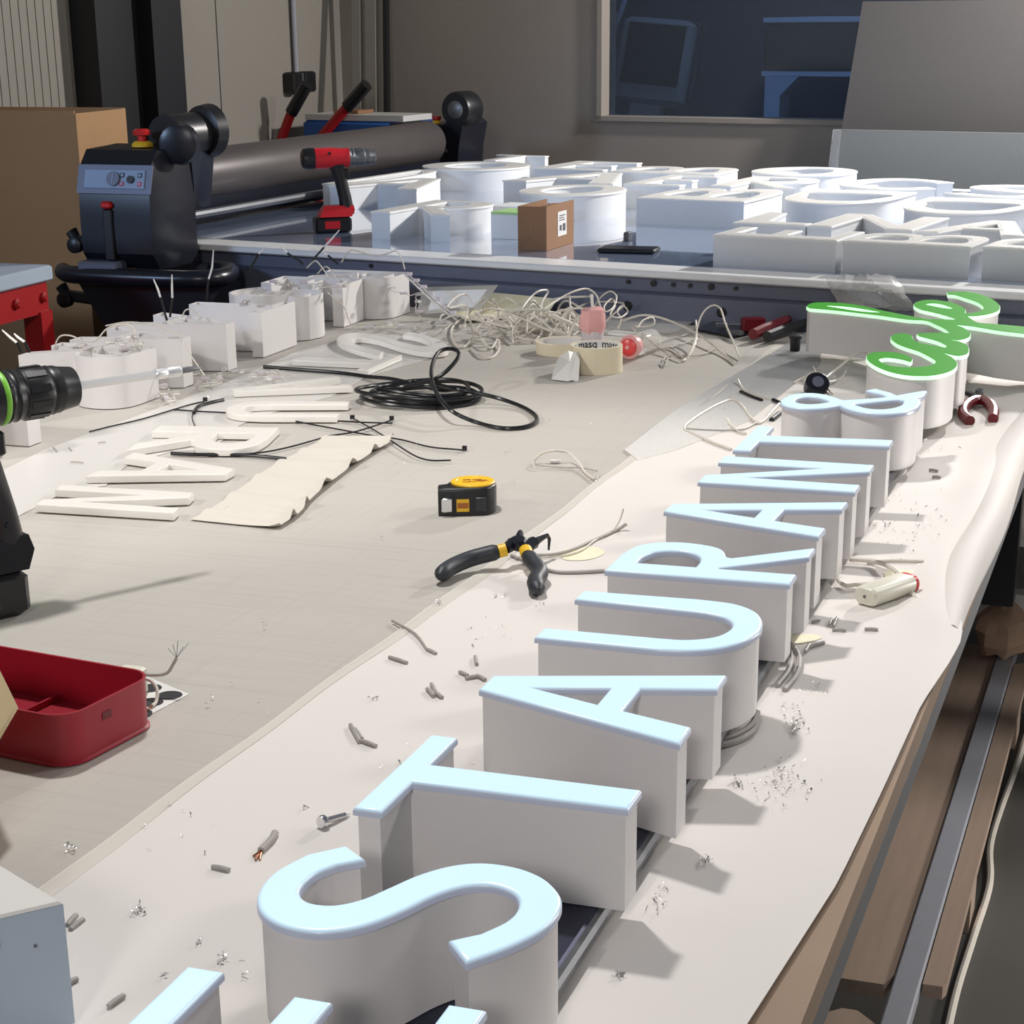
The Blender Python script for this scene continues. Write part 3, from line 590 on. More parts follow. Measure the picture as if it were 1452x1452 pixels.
# the green script word, one continuous tray
s_ = 322/1452; ox, oy = 1130, 390
def cp2(*pts): return [(p.x, p.y) for p in (P(ox+x*s_, oy+y*s_, ZL) for x, y in pts)]
end_t, end_b = (1690, 350), (1690, 398)
parts = [cp2((60, 200), (85, 182), (150, 175), (300, 180), (420, 198), (540, 225), (700, 257), (830, 280), (940, 284), (1012, 286)),
         cp2((1000, 276), (930, 254), (860, 236), (790, 220), (745, 193), (775, 168), (860, 158), (960, 170), (1030, 190), (1078, 218), (1076, 242)),
         cp2((1078, 244), (1130, 241), (1178, 226), (1188, 202), (1150, 173), (1080, 149), (1012, 128), (962, 124)),
         cp2((960, 110), (1060, 107), (1150, 118), (1230, 145), (1280, 175), (1300, 205), (1285, 230), (1220, 251), (1140, 262), (1088, 262)),
         cp2((1092, 264), (1120, 282), (1155, 303), (1250, 312), (1350, 320), (1452, 330), (1560, 339), end_t),
         cp2(end_b, (1560, 384), (1452, 374), (1300, 357), (1180, 337), (1100, 325), (1018, 318)),
         cp2((1020, 320), (1068, 338), (1106, 366), (1110, 388), (1082, 406), (1030, 416), (992, 412)),
         cp2((994, 416), (1050, 428), (1092, 450), (1102, 480), (1085, 506), (1020, 515), (938, 498)),
         cp2((940, 500), (990, 524), (1022, 555), (1024, 582), (990, 610), (925, 632), (830, 644), (710, 641), (605, 622), (522, 592), (462, 556), (442, 525), (462, 503), (530, 491), (640, 497), (706, 513), (740, 538), (728, 556)),
         cp2((722, 556), (690, 545), (630, 533), (570, 528), (528, 538), (545, 560), (605, 580), (700, 590), (800, 586), (860, 576), (884, 558), (876, 542), (840, 520), (780, 490), (720, 470), (650, 445), (605, 414), (602, 392), (635, 376), (690, 373), (734, 386), (740, 402)),
         cp2((742, 404), (760, 424), (820, 442), (950, 464)),
         cp2((955, 452), (905, 425), (835, 405), (780, 390), (765, 377)),
         cp2((770, 372), (870, 369), (974, 371)),
         cp2((972, 366), (940, 342), (880, 314), (820, 291), (700, 283), (540, 260), (400, 243), (250, 226), (80, 212))]
outer = []
for q in parts: outer += cr2(q, 4) if len(q) > 3 else q
cl = [outer[0]]
for q in outer[1:]:
    if abs(q[0]-cl[-1][0])+abs(q[1]-cl[-1][1]) > .0012: cl.append(q)
hole1 = cr2(cp2((185, 196), (300, 200), (420, 216), (535, 238), (430, 235), (300, 217)), 4, True)
hole2 = cr2(cp2((825, 187), (870, 180), (930, 188), (985, 207), (988, 216), (940, 212), (870, 199)), 4, True)
gl = [cl, hole1, hole2]
gt = thing('script_sign', 'white tray sign of a green lit handwritten word at the far end of the row', 'sign', (.2, 2.5, .9185))
MB().poly(shrink(gl, .0022), .9185, ZL-.0065).build('side_wall', M['alu_white'], gt, smooth=30)
MB().poly(gl, ZL-.0063, ZL-.0006).build('acrylic_edge', M['mint'], gt, smooth=30)
MB().poly(shrink(gl, .0008), ZL-.0005, ZL+.0003).build('green_face', M['green'], gt, smooth=30)
MB().box((.06, 2.1, .9022), (.14, 2.75, .918)).build('rail_spacer', M['rail'], gt)

# ------------------------------------------------------------------ left row: open backed letters standing face down
def open_letter(label, loops, cover=None):
    c = loops[0]; mx, my = sum(p[0] for p in c)/len(c), sum(p[1] for p in c)/len(c)
    t = thing('open_letter', label, 'letter', (mx, my, .9), group='unfinished letters along the left')
    zt = .9+.085; z0 = .9015
    inn = shrink(loops, .0022)
    loops = [ccw(l) for l in loops]; inn = [ccw(l) for l in inn]
    b = MB()
    for i, (a, c2) in enumerate(zip(loops, inn)):
        a2, i2 = (a, c2) if i == 0 else (a, c2)
        b.rings([[(x, y, z0) for x, y in a2], [(x, y, zt) for x, y in a2], [(x, y, zt) for x, y in i2], [(x, y, zt-.03) for x, y in i2]], cap=False)
        if i: # flip handled by two sided shading
            pass
    b.build('side_wall', M['alu_white'], t, smooth=30)
    MB().poly(inn, zt-.022, zt-.018).build('back_panel', M['film'], t, smooth=30)
    return t
XC = -1.098/H
def lr(y0, fy=1, dx=0): return ((-1, 0, XC+dx), (0, fy, y0))
open_letter('white open letter mostly hidden behind the near drill, nearest of the left row', to_w(L_N(), lr(8.16)))
rL = open_letter('white open letter with a round bowl and loose wires behind the drill chuck', to_w(L_R(), lr(10.93, -1)))
open_letter('white open letter whose end stands at the drill bit tip', to_w(L_A(), lr(11.50)))
open_letter('white open letter with two thin dark tipped wires, in front of the T', to_w(L_A(), lr(12.42)))
open_letter('white open letter T with its crossbar turned to the bench middle', to_w(L_T(), lr(13.52)))
open_letter('white open letter with a rounded end beyond the T', to_w(L_S(), ((-1, 0, XC), (0, -1, 15.35))))
open_letter('white open block letter between the rounded one and the last one', to_w(L_E(), lr(15.74, -1)))
open_letter('farthest white open letter of the left row with a curved end', to_w(L_R(), lr(16.42, -1, -.05+.35)))

# ------------------------------------------------------------------ finished letters lying on the far table
def far_letter(label, loops, z=1.0, d=.062):
    lw = [[(lambda p: (p.x, p.y))(RF(x, y, 0)) for x, y in l] for l in loops]
    c = lw[0]; mx, my = sum(p[0] for p in c)/len(c), sum(p[1] for p in c)/len(c)
    t = thing('finished_letter', label, 'letter', (mx, my, z), group='finished white letters on the far table')
    MB().poly(shrink(lw, .002), z, z+d-.0035).build('side_wall', M['alu_far'], t, smooth=30)
    MB().poly(lw, z+d-.0034, z+d+.001, bev=.001, steps=1).build('rim', M['acr_rim'], t, smooth=30)
    MB().poly(shrink(lw, .0075), z+d+.0011, z+d+.0016).build('face_panel', M['acr_far'], t, smooth=30)
def fit_box(loops, x0, x1, y0, y1, mode='up', shear=0.):
    """place a letter outline in the table's axes; mode is where its top points"""
    pts = []
    for l in loops:
        q = []
        for x, y in l:                                   # x: cap 0 .. base 1, y: reading direction
            if mode == 'up': q.append((y, -x))
            elif mode == 'down': q.append((-y, x))
            elif mode == 'left': q.append((x, y))
            elif mode == 'right': q.append((-x, -y))
        pts.append(q)
    a = [p[0] for p in pts[0]]; b = [p[1] for p in pts[0]]; ax, bx, ay, by = min(a), max(a), min(b), max(b)
    return [[(x0+(p[0]-ax)/(bx-ax)*(x1-x0)+shear*(p[1]-ay)/(by-ay), y0+(p[1]-ay)/(by-ay)*(y1-y0)) for p in l] for l in pts]
def L_O(): return [[(.5-.5*math.cos(a), .5*math.sin(a)) for a in [2*math.pi*i/40 for i in range(40)]], [(.5-.33*math.cos(a), .27*math.sin(a)) for a in [2*math.pi*i/32 for i in range(32)]]]
def L_B(): return [seg([(0, 0), (1, 0)], [(1, .40), (.98, .56), (.90, .66), (.75, .70), (.60, .65), (.52, .54)], [(.48, .52), (.42, .60), (.28, .645), (.12, .60), (.03, .50), (0, .36)]), cr2([(.14, .19), (.14, .36), (.22, .46), (.34, .46), (.41, .36), (.41, .19)], 3, True), cr2([(.57, .19), (.57, .38), (.66, .51), (.80, .50), (.87, .38), (.87, .19)], 3, True)]
def L_C(): return [seg([(.22, .70), (.10, .56), (0, .36), (.03, .18), (.18, .04), (.40, -.02), (.62, -.02), (.84, .05), (.97, .2), (1, .38), (.93, .56), (.80, .72)], [(.68, .62), (.80, .52), (.85, .38), (.82, .25), (.72, .17), (.58, .13), (.42, .13), (.27, .17), (.17, .26), (.15, .38), (.20, .48), (.32, .60)])]
def L_D(): return [seg([(0, 0), (1, 0)], [(1, .26), (.97, .46), (.85, .62), (.65, .71), (.40, .72), (.18, .64), (.04, .48), (0, .28)]), cr2([(.14, .19), (.14, .36), (.25, .52), (.45, .56), (.66, .54), (.82, .42), (.86, .30), (.86, .19)], 3, True)]
def L_L(): return [[(0, 0), (1, 0), (1, .6), (.82, .6), (.82, .2), (0, .2)]]
FL = [
    ('white finished letter R standing alone at the front left of the glass table', fit_box(L_R(), -1.425, -1.205, .255, .56)),
    ('white finished letter E with three arms toward the bench at the table edge', fit_box(L_E(), -.503, -.232, .132, .305, 'left')),
    ('white finished letter B lying with its flat spine along the table edge', fit_box(L_B(), -.222, .04, .135, .325, 'left')),
    ('white finished letter at the right frame edge beside the B', fit_box(L_B(), .058, .32, .15, .34, 'left')),
    ('white finished letter L behind the E near the table edge', [[(-.552, .36), (-.385, .37), (-.39, .42), (-.485, .42), (-.515, .60), (-.56, .60)]]),
    ('white finished letter N behind the B with a pointed zigzag', fit_box(L_N(), -.385, -.15, .37, .645)),
    ('white finished letter A to the right of the N near the table edge', fit_box(L_A(), -.14, .09, .355, .63)),
    ('white finished letter O with an oval hole behind the brown carton', fit_box(L_O(), -1.365, -1.095, .77, 1.09)),
    ('white finished letter on two legs behind the lone R', fit_box(L_A(), -1.90, -1.62, .79, 1.10)),
    ('white finished letter with a broad flat front beside the red drill', fit_box(L_D(), -1.955, -1.84, .84, 1.35)),
    ('white finished letter A behind the O', fit_box(L_A(), -1.545, -1.205, 1.12, 1.46)),
    ('white finished letter B with a long flat front right of the O', fit_box(L_B(), -.99, -.70, .80, 1.14, 'left')),
    ('white finished letter D with a swelling front behind the L', fit_box(L_D(), -.665, -.395, .83, 1.20, 'right')),
    ('white finished letter D with a swelling front behind the A', fit_box(L_D(), -.33, -.05, .72, 1.10, 'right')),
    ('white finished letter O in the second row at the right frame edge', fit_box(L_O(), .0, .28, .75, 1.08)),
    ('white finished letter E in the second row between the A and the broad B', fit_box(L_E(), -1.185, -1.02, 1.14, 1.46)),
    ('white finished letter S in the third row behind the broad B', fit_box(L_R(), -.95, -.71, 1.18, 1.5)),
    ('white finished letter C in the third row behind the left D', fit_box(L_C(), -.66, -.38, 1.25, 1.58)),
    ('white finished letter in the third row behind the right D', fit_box(L_S(), -.33, -.07, 1.15, 1.5)),
    ('white finished letter C in the third row at the right frame edge', fit_box(L_C(), .0, .26, 1.13, 1.45)),
    ('white finished letter O in the back row next to the roller', fit_box(L_O(), -2.03, -1.70, 1.38, 1.70)),
    ('white finished letter T farthest back beside the far control head', fit_box(L_T(), -2.02, -1.84, 1.74, 1.97)),
    ('white finished letter E in the back row behind the A', fit_box(L_E(), -1.66, -1.43, 1.52, 1.82)),
    ('white finished letter B in the back row with two long holes', fit_box(L_B(), -1.40, -1.07, 1.50, 1.74, 'left')),
    ('white finished letter O in the back row below the taupe wall', fit_box(L_O(), -1.03, -.73, 1.55, 1.86)),
]
for lb, lp in FL: far_letter(lb, lp)

# ------------------------------------------------------------------ power drills
def drill(loc, d, sc, body, ring, label_m, head, text, bit=True):
    t = thing('cordless_drill', text, 'drill', loc)
    X = frame(loc, d) @ Matrix.Scale(sc, 4)
    def at_(x, y, z): return X @ Vector((x, y, z))
    Z = X.to_3x3().normalized().to_4x4()
    bt = MB().box((-.075, -.036, 0), (.045, .036, .050), X, bev=.007).build('battery', M['black'], t)
    MB().box((-.045, -.0375, .014), (.005, -.0362, .038), X).build('battery_label', M[label_m], bt)
    MB().box((.0452, -.02, .012), (.0475, .02, .042), X, bev=.003).build('release_catch', M[body], bt)
    b = MB(); b.rings([[(x, y, z) for x, y in q] for z, q in ((.0505, [(-.06, -.033), (.046, -.033), (.046, .033), (-.06, .033)]), (.07, [(-.05, -.026), (.058, -.026), (.058, .026), (-.05, .026)]), (.085, [(-.04, -.019), (.056, -.019), (.056, .019), (-.04, .019)]))], X=X)
    b.build('foot', M['black'] if head == 'black' else M[head], t)
    b = MB(); b.tube([at_(.038, 0, .055), at_(.031, 0, .11), at_(.019, 0, .165), at_(.004, 0, .215)], [.0235*sc, .021*sc, .0205*sc, .026*sc], 14)
    b.build('handle', M['black'], t)
    for y in (-.0195,):
        for z, x in ((.10, .032), (.185, .012)): MB().lathe([(.004*sc, 0), (.003*sc, .002*sc)], 10, axis_x(at_(x, y-.001, z), Z @ Vector((0, -1, 0)))).build('screw', M['navy'], t)
    MB().box((.028, -.008, .172), (.046, .008, .200), X, bev=.003).build('trigger', M['black'], t)
    ax = lambda x: axis_x(at_(x, 0, .235), Z @ Vector((1, 0, 0)))
    b = MB(); b.lathe([(.018*sc, 0), (.030*sc, .008*sc), (.033*sc, .03*sc), (.033*sc, .10*sc), (.030*sc, .125*sc), (.030*sc, .146*sc)], 28, ax(-.105)); b.build('motor_housing', M[head], t)
    MB().lathe([(.020*sc, 0), (.031*sc, .006*sc), (.0342*sc, .02*sc), (.0342*sc, .042*sc)], 28, ax(-.108)).build('rear_cap', M['black'], t)
    for x, z in ((-.02, .252), (.022, .212)): MB().lathe([(.005*sc, 0), (.005*sc, .003*sc)], 12, axis_x(at_(x, -.0295, z), Z @ Vector((0, -1, 0)))).build('screw_hole', M['black'], t)
    MB().lathe([(.0298*sc, 0), (.0305*sc, .0015*sc), (.0305*sc, .005*sc), (.0295*sc, .0065*sc)], 28, ax(.0412)).build('colour_ring', M[ring], t)
    cm = 'black' if head == 'black' else 'steel'
    pr = [(.028, 0), (.0295, .003), (.0275, .006), (.0275, .010), (.029, .012), (.0275, .016), (.0265, .02), (.028, .022), (.028, .05), (.0255, .054), (.027, .057), (.0255, .061), (.0262, .064), (.0245, .069), (.022, .086), (.012, .090)]
    ch = MB().lathe([(r*sc, z*sc) for r, z in pr], 32, ax(.048)).build('chuck', M[cm], t, smooth=50)
    for k in range(10):
        a = 2*math.pi*k/10
        MB().box((.072, -.004, .0275), (.096, .004, .0288), X @ Matrix.Translation((0, 0, .235)) @ Matrix.Rotation(a, 4, 'X')).build('grip_rib', M[cm], ch)
    if bit:
        bi = MB().lathe([(.0048, 0), (.0048, .10)], 6, ax(.1375)).build('bit_holder', M['bit'], t, smooth=0)
        MB().lathe([(.0045, 0), (.006, .002), (.006, .014), (.0048, .016), (.006, .018), (.006, .032), (.0045, .034)], 14, ax(.2377)).build('sleeve', M['bit'], bi)
        MB().lathe([(.0035, 0), (.0035, .012), (.0022, .022), (.0008, .027)], 8, ax(.272)).build('tip', M['steel'], bi)
    return t
drill((-.686, .836, .9003), (.5, .866, 0), .98, 'lime', 'lime', 'lime', 'black', 'large black cordless drill with a lime ring standing at the left frame edge')
dp = P(476, 331, 1.0)
drill((dp.x-.01, dp.y+.03, 1.0005), (.82, .57, 0), .74, 'black', 'milred', 'milred', 'milred', 'small red cordless drill standing on the glass table beside the white letters', bit=False)

# ------------------------------------------------------------------ red bin, boxes and label sheet at the left front
def rrect(x0, x1, y0, y1, r, n=6):
    out = []
    for cx, cy, a0 in ((x1-r, y1-r, 0), (x0+r, y1-r, 90), (x0+r, y0+r, 180), (x1-r, y0+r, 270)):
        out += [(cx+r*math.cos(math.radians(a0+90*k/n)), cy+r*math.sin(math.radians(a0+90*k/n))) for k in range(n+1)]
    return out
bn = thing('storage_bin', 'open red plastic storage bin with rounded corners on the bench', 'bin', (-.48, .56, .9))
XB = frame((-.356, .477, .9003), (.985, -.13, 0)) ; XB = XB @ Matrix.Rotation(-.0, 4, 'Z')
def xf(b, X): b.v = [X @ q for q in b.v]; return b
def loft(profile, closed_top=False):
    b = MB(); b.rings([[(x, y, z) for x, y in rrect(-.27-g, g, -g, .128+g, .026+g)] for g, z in profile], cap=False); return b
b = loft([(-.002, .0), (.0008, .001), (.0008, .0025), (-.001, .004), (.0, .046), (.0005, .0485), (-.002, .0485), (-.0035, .006)])
b.poly([rrect(-.266, -.004, .004, .124, .022)], .0035, .006)
xf(b, XB).build('shell', M['red'], bn, smooth=40)
b = MB(); b.rings([[(-.115, .004, .007), (-.112, .004, .007), (-.112, .124, .007), (-.115, .124, .007)], [(-.115, .004, .012), (-.112, .004, .012), (-.112, .124, .012), (-.115, .124, .012)]], X=XB)
b.build('divider', M['red'], bn)
MB().rings([[(-.14, .045, .006), (-.10, .045, .006), (-.10, .048, .006), (-.14, .048, .006)], [(-.128, .045, .034), (-.120, .045, .034), (-.120, .048, .034), (-.128, .048, .034)]], X=XB).build('divider_rib', M['red'], bn)
MB().box((-.0005, .048, .030), (.0004, .060, .037), XB, bev=0).build('slot', M['redgrip'], bn)
ls = thing('sticker_sheet', 'white sheet of round black stickers behind the red bin', 'stickers', tuple(P(230, 990, .9003)))
q = [P(*a) for a in ((268, 985), (196, 1023), (120, 988), (192, 953))]
MB().poly([[(p.x, p.y) for p in q]], .9003, .9007).build('backing_sheet', M['label'], ls)
for u, v in ((212, 977), (241, 987), (214, 997), (186, 987), (198, 1013), (184, 1003)):
    p = P(u, v); MB().poly([[(p.x+.0118*math.cos(2*math.pi*k/24), p.y+.0118*math.sin(2*math.pi*k/24)) for k in range(24)]], .9008, .9011).build('round_sticker', M['ink'], ls)
tb = thing('terminal_block', 'grey terminal block with stripped wires behind the red bin', 'connector', tuple(P(190, 972)))
p = P(196, 990); MB().box((p.x-.022, p.y-.006, .9012), (p.x+.003, p.y+.016, .927), bev=.002).build('housing', M['ivory'], tb)
MB().tube(cr([(p.x-.004, p.y+.006, .922), (p.x+.014, p.y+.008, .922), (p.x+.026, p.y+.012, .924), (p.x+.031, p.y+.016, .932), (p.x+.034, p.y+.018, .938)], 5), .0016, 7).build('wire', M['cable_g'], tb)
for k in range(5): MB().tube([(p.x+.034, p.y+.018, .938), (p.x+.034-.010+.004*k, p.y+.02+.003*k, .946+.003*(k % 3))], .0003, 4).build('strand', M['steel'], tb)
MB().tube(cr([(p.x-.003, p.y, .920), (p.x+.012, p.y+.002, .919), (p.x+.022, p.y-.002, .912), (p.x+.026, p.y-.012, .9035), (p.x+.027, p.y-.022, .9032)], 5), .0017, 7).build('wire', M['cable_w'], tb)
MB().tube([(p.x+.027, p.y-.022, .9033), (p.x+.028, p.y-.032, .9028)], .0009, 5).build('strand', M['copper'], tb)
# cardboard box whose flap reaches into the frame
kbx = thing('carton_box', 'open corrugated box whose flap reaches in front of the red bin', 'box', (-.5, .33, .9))
XC_ = frame((-.385, .40, .9003), (-.75, -.66, 0))
for lo, hi in (((0, 0, 0), (.28, .004, .09)), ((0, -.18, 0), (.28, -.176, .09)), ((0, -.176, 0), (.004, 0, .09)), ((.276, -.176, 0), (.28, 0, .09)), ((.004, -.176, 0), (.276, 0, .003))): pass
pA, pB, pC, pD = P(-30, 905, 1.0), P(2, 955, 1.0), P(26, 1004, .995), P(-2, 1052, .985)
pA, pB, pC, pD = (Vector(x) for x in (pA, pB, pC, pD))
nrm = (pC-pB).cross(pD-pC).normalized()
b = MB(); L = [P(-60, 930, 1.0), pB, pC, pD, P(-60, 1100, .98)]
b.rings([[q for q in L], [q-nrm*.004 for q in L]]); b.build('flap', M['card_in'], kbx)
mid = (L[0]+L[4])*.5
for a, c in ((L[0], L[4]),):
    dirn = Vector((-.6, -.2, 0)).normalized()
    b = MB(); b.rings([[a, c, c+dirn*.2, a+dirn*.2], [Vector((v.x, v.y, .9003)) for v in (a, c, c+dirn*.2, a+dirn*.2)]]); b.build('body', M['card'], kbx)
# white coated box at the lower left corner
wbx = thing('metal_box', 'white metal box with a bluish side and a dark hole, lower left corner', 'box', (-.2, .05, .9))
c0 = Vector((-.121, .1, 0)); d1 = Vector((-.66, -.75, 0)).normalized(); d2 = Vector((-.89, .46, 0)).normalized()
def pz(a, z): return Vector((a.x, a.y, z))
cor = [c0, c0+d2*.16, c0+d2*.16+d1*.26, c0+d1*.26]
b = MB(); b.rings([[pz(q, .9045) for q in cor], [pz(q, .9885) for q in cor]]); b.build('body', M['bluewhite'], wbx)
b = MB(); i_ = [c0+(d1+d2)*.0, cor[1], cor[2], cor[3]]
b.rings([[pz(q, .9888) for q in cor], [pz(c0+d1*.002+d2*.002, .9905), pz(cor[1]+d1*.002-d2*.002, .9905), pz(cor[2]-d1*.002-d2*.002, .9905), pz(cor[3]-d1*.002+d2*.002, .9905)]]); b.build('lid', M['whitemetal'], wbx)
nf = Vector((-d1.y, d1.x, 0)); nf = nf if nf.x > 0 else -nf
MB().lathe([(.0055, 0), (.0055, .0008)], 18, axis_x(c0+d1*.047+nf*.0003+Vector((0, 0, .972)), nf)).build('hole', M['black'], wbx)
MB().lathe([(.0012, 0), (.001, .0006)], 8, axis_x(c0+d1*.02+nf*.0003+Vector((0, 0, .965)), nf)).build('screw', M['steel'], wbx)

# ------------------------------------------------------------------ tape measure, pliers
p0, p1 = P(622, 733), P(706, 731); xd = (p1-p0); xd.z = 0
tm = thing('tape_measure', 'black and yellow tape measure standing on the grey bench sheet', 'tape measure', tuple((p0+p1)*.5))
wd = xd.length; XT = frame(p0+Vector((0, 0, .0003)), xd)
body = [(.0, .002), (.02, .0), (.55*wd, -.0), (.80*wd, .002), (.95*wd, .014), (wd, .030), (.97*wd, .048), (.85*wd, .058), (.6*wd, .062), (.36*wd, .060), (.22*wd, .045), (.14*wd, .030), (.0, .026)]
bl = [(XT @ Vector((x, y, 0))) for x, y in [body[0], body[1]]+cr2(body[2:11], 4)+[body[11], body[12]]]
MB().poly([[(q.x, q.y) for q in bl]], .9005, .9005+.036, bev=.004, steps=3).build('case', M['black'], tm)
cx_ = XT @ Vector((.60*wd, .031, 0)); cx2 = [(cx_.x, cx_.y)]
def disc(c, r0, z0, z1, n=36, hole=0): return [[(c.x+r0*math.cos(2*math.pi*k/n), c.y+r0*math.sin(2*math.pi*k/n)) for k in range(n)]]+([[(c.x+hole*math.cos(2*math.pi*k/n), c.y+hole*math.sin(2*math.pi*k/n)) for k in range(n)]] if hole else [])
MB().poly(disc(cx_, .0285, 0, 0, hole=.0212), .9366, .9392, bev=.001, steps=1).build('yellow_ring', M['yellow'], tm)
rd = MB().poly(disc(cx_, .021, 0, 0), .9366, .9386).build('round_label', M['yellow'], tm)
random.seed(11)
for k in range(9):
    a = random.uniform(0, 6.3); r = random.uniform(.003, .015); c = cx_+Vector((r*math.cos(a), r*math.sin(a), 0))
    XK = Matrix.Translation((c.x, c.y, .93875)) @ Matrix.Rotation(random.uniform(-.4, .4)+.3, 4, 'Z')
    MB().box((-.005, -.0012, -.0001), (.005, .0012, .0003), XK).build('print_mark', M['brown'], rd)
MB().box((.28*wd+.002, -.0012, .006), (.28*wd+.018, .0015, .022), XT).build('side_label', M['yellow'], tm)
MB().box((.28*wd+.003, -.0018, .0105), (.28*wd+.017, -.0013, .0175), XT).build('side_print', M['brown'], tm)
MB().box((.62*wd, -.001, .005), (.80*wd, .003, .024), XT, bev=.001).build('side_grip', M['rubber'], tm)
MB().box((.004, -.004, .006), (.017, -.0005, .024), XT, bev=.001).build('hook', M['chrome'], tm)
MB().box((.0165, -.0025, .004), (.0195, .001, .027), XT).build('mouth', M['black'], tm)
pli = thing('pliers', 'black handled circlip pliers with yellow bands lying across the paper edge', 'pliers', tuple(P(735, 790)))
h1 = cr([P(622, 817, .912), P(640, 804, .914), P(665, 793, .917), P(690, 786, .921), P(707, 782, .924)], 5)
MB().tube(h1, [.0035, .0085]+[.0095]*(len(h1)-4)+[.0085, .0075], 12).build('handle', M['rubber'], pli)
h2 = cr([P(763, 838, .912), P(759, 825, .913), P(766, 812, .915), P(757, 798, .919), P(748, 788, .922)], 5)
MB().tube(h2, [.0035, .0085]+[.0095]*(len(h2)-4)+[.0085, .0075], 12).build('handle', M['rubber'], pli)
MB().tube([P(707, 782, .924), P(718, 779, .926)], .0078, 12).build('yellow_band', M['yellow'], pli)
MB().tube([P(748, 788, .922), P(745, 780, .925)], .0078, 12).build('yellow_band', M['yellow'], pli)
b = MB(); b.tube([P(717, 779, .926), P(727, 771, .928), P(740, 768, .929)], [.006, .008, .008], 8); b.tube([P(745, 781, .925), P(752, 772, .928), P(757, 769, .929)], [.006, .0075, .0075], 8)
b.build('arm', M['navy'], pli)
pv = P(736, 770, .930); MB().lathe([(.009, -.006), (.010, -.004), (.010, .004), (.006, .007)], 14, axis_x(pv, (.25, -.3, 1))).build('pivot', M['navy'], pli)
MB().tube([P(736, 768, .931), P(737, 760, .934), P(738, 754, .937)], [.006, .005, .003], 8).build('spring_knob', M['navy'], pli)
MB().tube([P(757, 769, .929), P(768, 763, .930), P(776, 759, .931), P(779, 764, .926), P(778, 780, .912)], [.0055, .0035, .0025, .0022, .0012], 8).build('bent_tip', M['navy'], pli)

# ------------------------------------------------------------------ black cable coil, zip ties, sleeves
random.seed(21)
s5 = 500/1452
def z5(x, y, z=.904): return P(300+x*s5, 360+y*s5, z)
pts = [z5(215, 465), z5(380, 478), z5(530, 490), z5(640, 505), z5(760, 518, .91)]
cen = P(596, 569)
ex_ = (P(683, 569)-cen).length; ey_ = (P(596, 545)-cen).length
xa = (P(683, 569)-cen).normalized(); ya = Vector((-xa.y, xa.x, 0))
for k in range(5*18):
    a = math.pi*.42-2*math.pi*k/18; lp = k/18
    r = .86+.16*math.sin(lp*2.3)+.03*math.sin(a*3+lp)
    pts.append(cen+xa*(ex_*r*math.cos(a))+ya*(ex_*.78*r*math.sin(a))+Vector((.004*math.sin(lp*3), .004*math.cos(lp*2), .0045+.0042*lp+.003*math.sin(a*2))))
pts += [z5(1000, 555, .925), z5(1100, 575, .918), z5(1200, 600, .910), z5(1300, 640, .904), z5(1340, 680, .904), z5(1300, 710, .904), z5(1200, 718, .904), z5(1080, 690, .908), z5(980, 640, .925), z5(920, 560, .94), z5(905, 480, .955), z5(930, 410, .968), z5(980, 390, .972), z5(1018, 408, .968), z5(995, 455, .955), z5(920, 515, .935), z5(800, 545, .92), z5(720, 560, .916)]
tag(MB().tube(cr(pts, 4), .0034, 8).build('cable_coil', M['cable_b']), 'coil of black cable with one loop standing up on the bench', 'cable')
def zip_tie(label, pts, head=None, r=.0013):
    t = thing('zip_tie', label, 'zip tie', tuple(pts[0]))
    MB().tube(cr(pts, 5), r, 6).build('strap', M['black'], t)
    if head is not None: MB().box((-.0035, -.003, 0), (.0035, .003, .006), frame(head, (1, .3, 0))).build('head', M['black'], t)
zip_tie('black zip tie running from the coil toward the tape measure', [z5(580, 676, .906), z5(660, 720), z5(740, 770, .907), z5(830, 828, .906), z5(900, 850), z5(985, 850, .906)], z5(580, 680, .903))
zip_tie('black zip tie with its square head nearest the tape measure', [z5(1040, 808, .905), z5(900, 795), z5(780, 765), z5(660, 748), z5(520, 722), z5(400, 700), z5(320, 685), z5(230, 680)], z5(1042, 808, .9015))
zip_tie('black zip tie lying at the near side of the coil', [z5(480, 750), z5(580, 735), z5(660, 712, .906), z5(740, 685, .907)], z5(742, 684, .903))
s3 = 400/1452
def z3(x, y, z=.904): return P(160+x*s3, 480+y*s3, z)
zip_tie('long black zip tie along the foot of the left letter row', [z3(-120, 480), z3(0, 450), z3(150, 415), z3(300, 370), z3(400, 340), z3(470, 325)], z3(476, 322, .9015))
zip_tie('thin black strip crossing under the loose acrylic letters', [z3(310, 366), z3(460, 376), z3(620, 385), z3(800, 410), z3(980, 418), z3(1140, 424), z3(1300, 432), z3(1440, 436)])
zip_tie('short black strip beside the corrugated paper sheet', [z3(640, 598), z3(780, 585), z3(920, 556), z3(1070, 514)])
for lb, q in (('black sleeve with a bent thin end left of the coil', [z3(570, 315), z3(500, 330), z3(440, 350), z3(415, 385)]), ('thick black sleeve lying beneath the loose acrylic R', [z3(300, 592), z3(450, 598), z3(600, 597), z3(760, 606), z3(890, 620)])):
    tag(MB().tube(cr(q, 5), .0027, 8).build('cable_sleeve', M['cable_b']), lb, 'sleeve')
tag(MB().tube(cr([z3(415, 386), z3(408, 410), z3(425, 460), z3(443, 525)], 5), .0011, 6).build('cut_strip', M['cable_b']), 'thin black strip hanging over the loose acrylic R', 'strip')

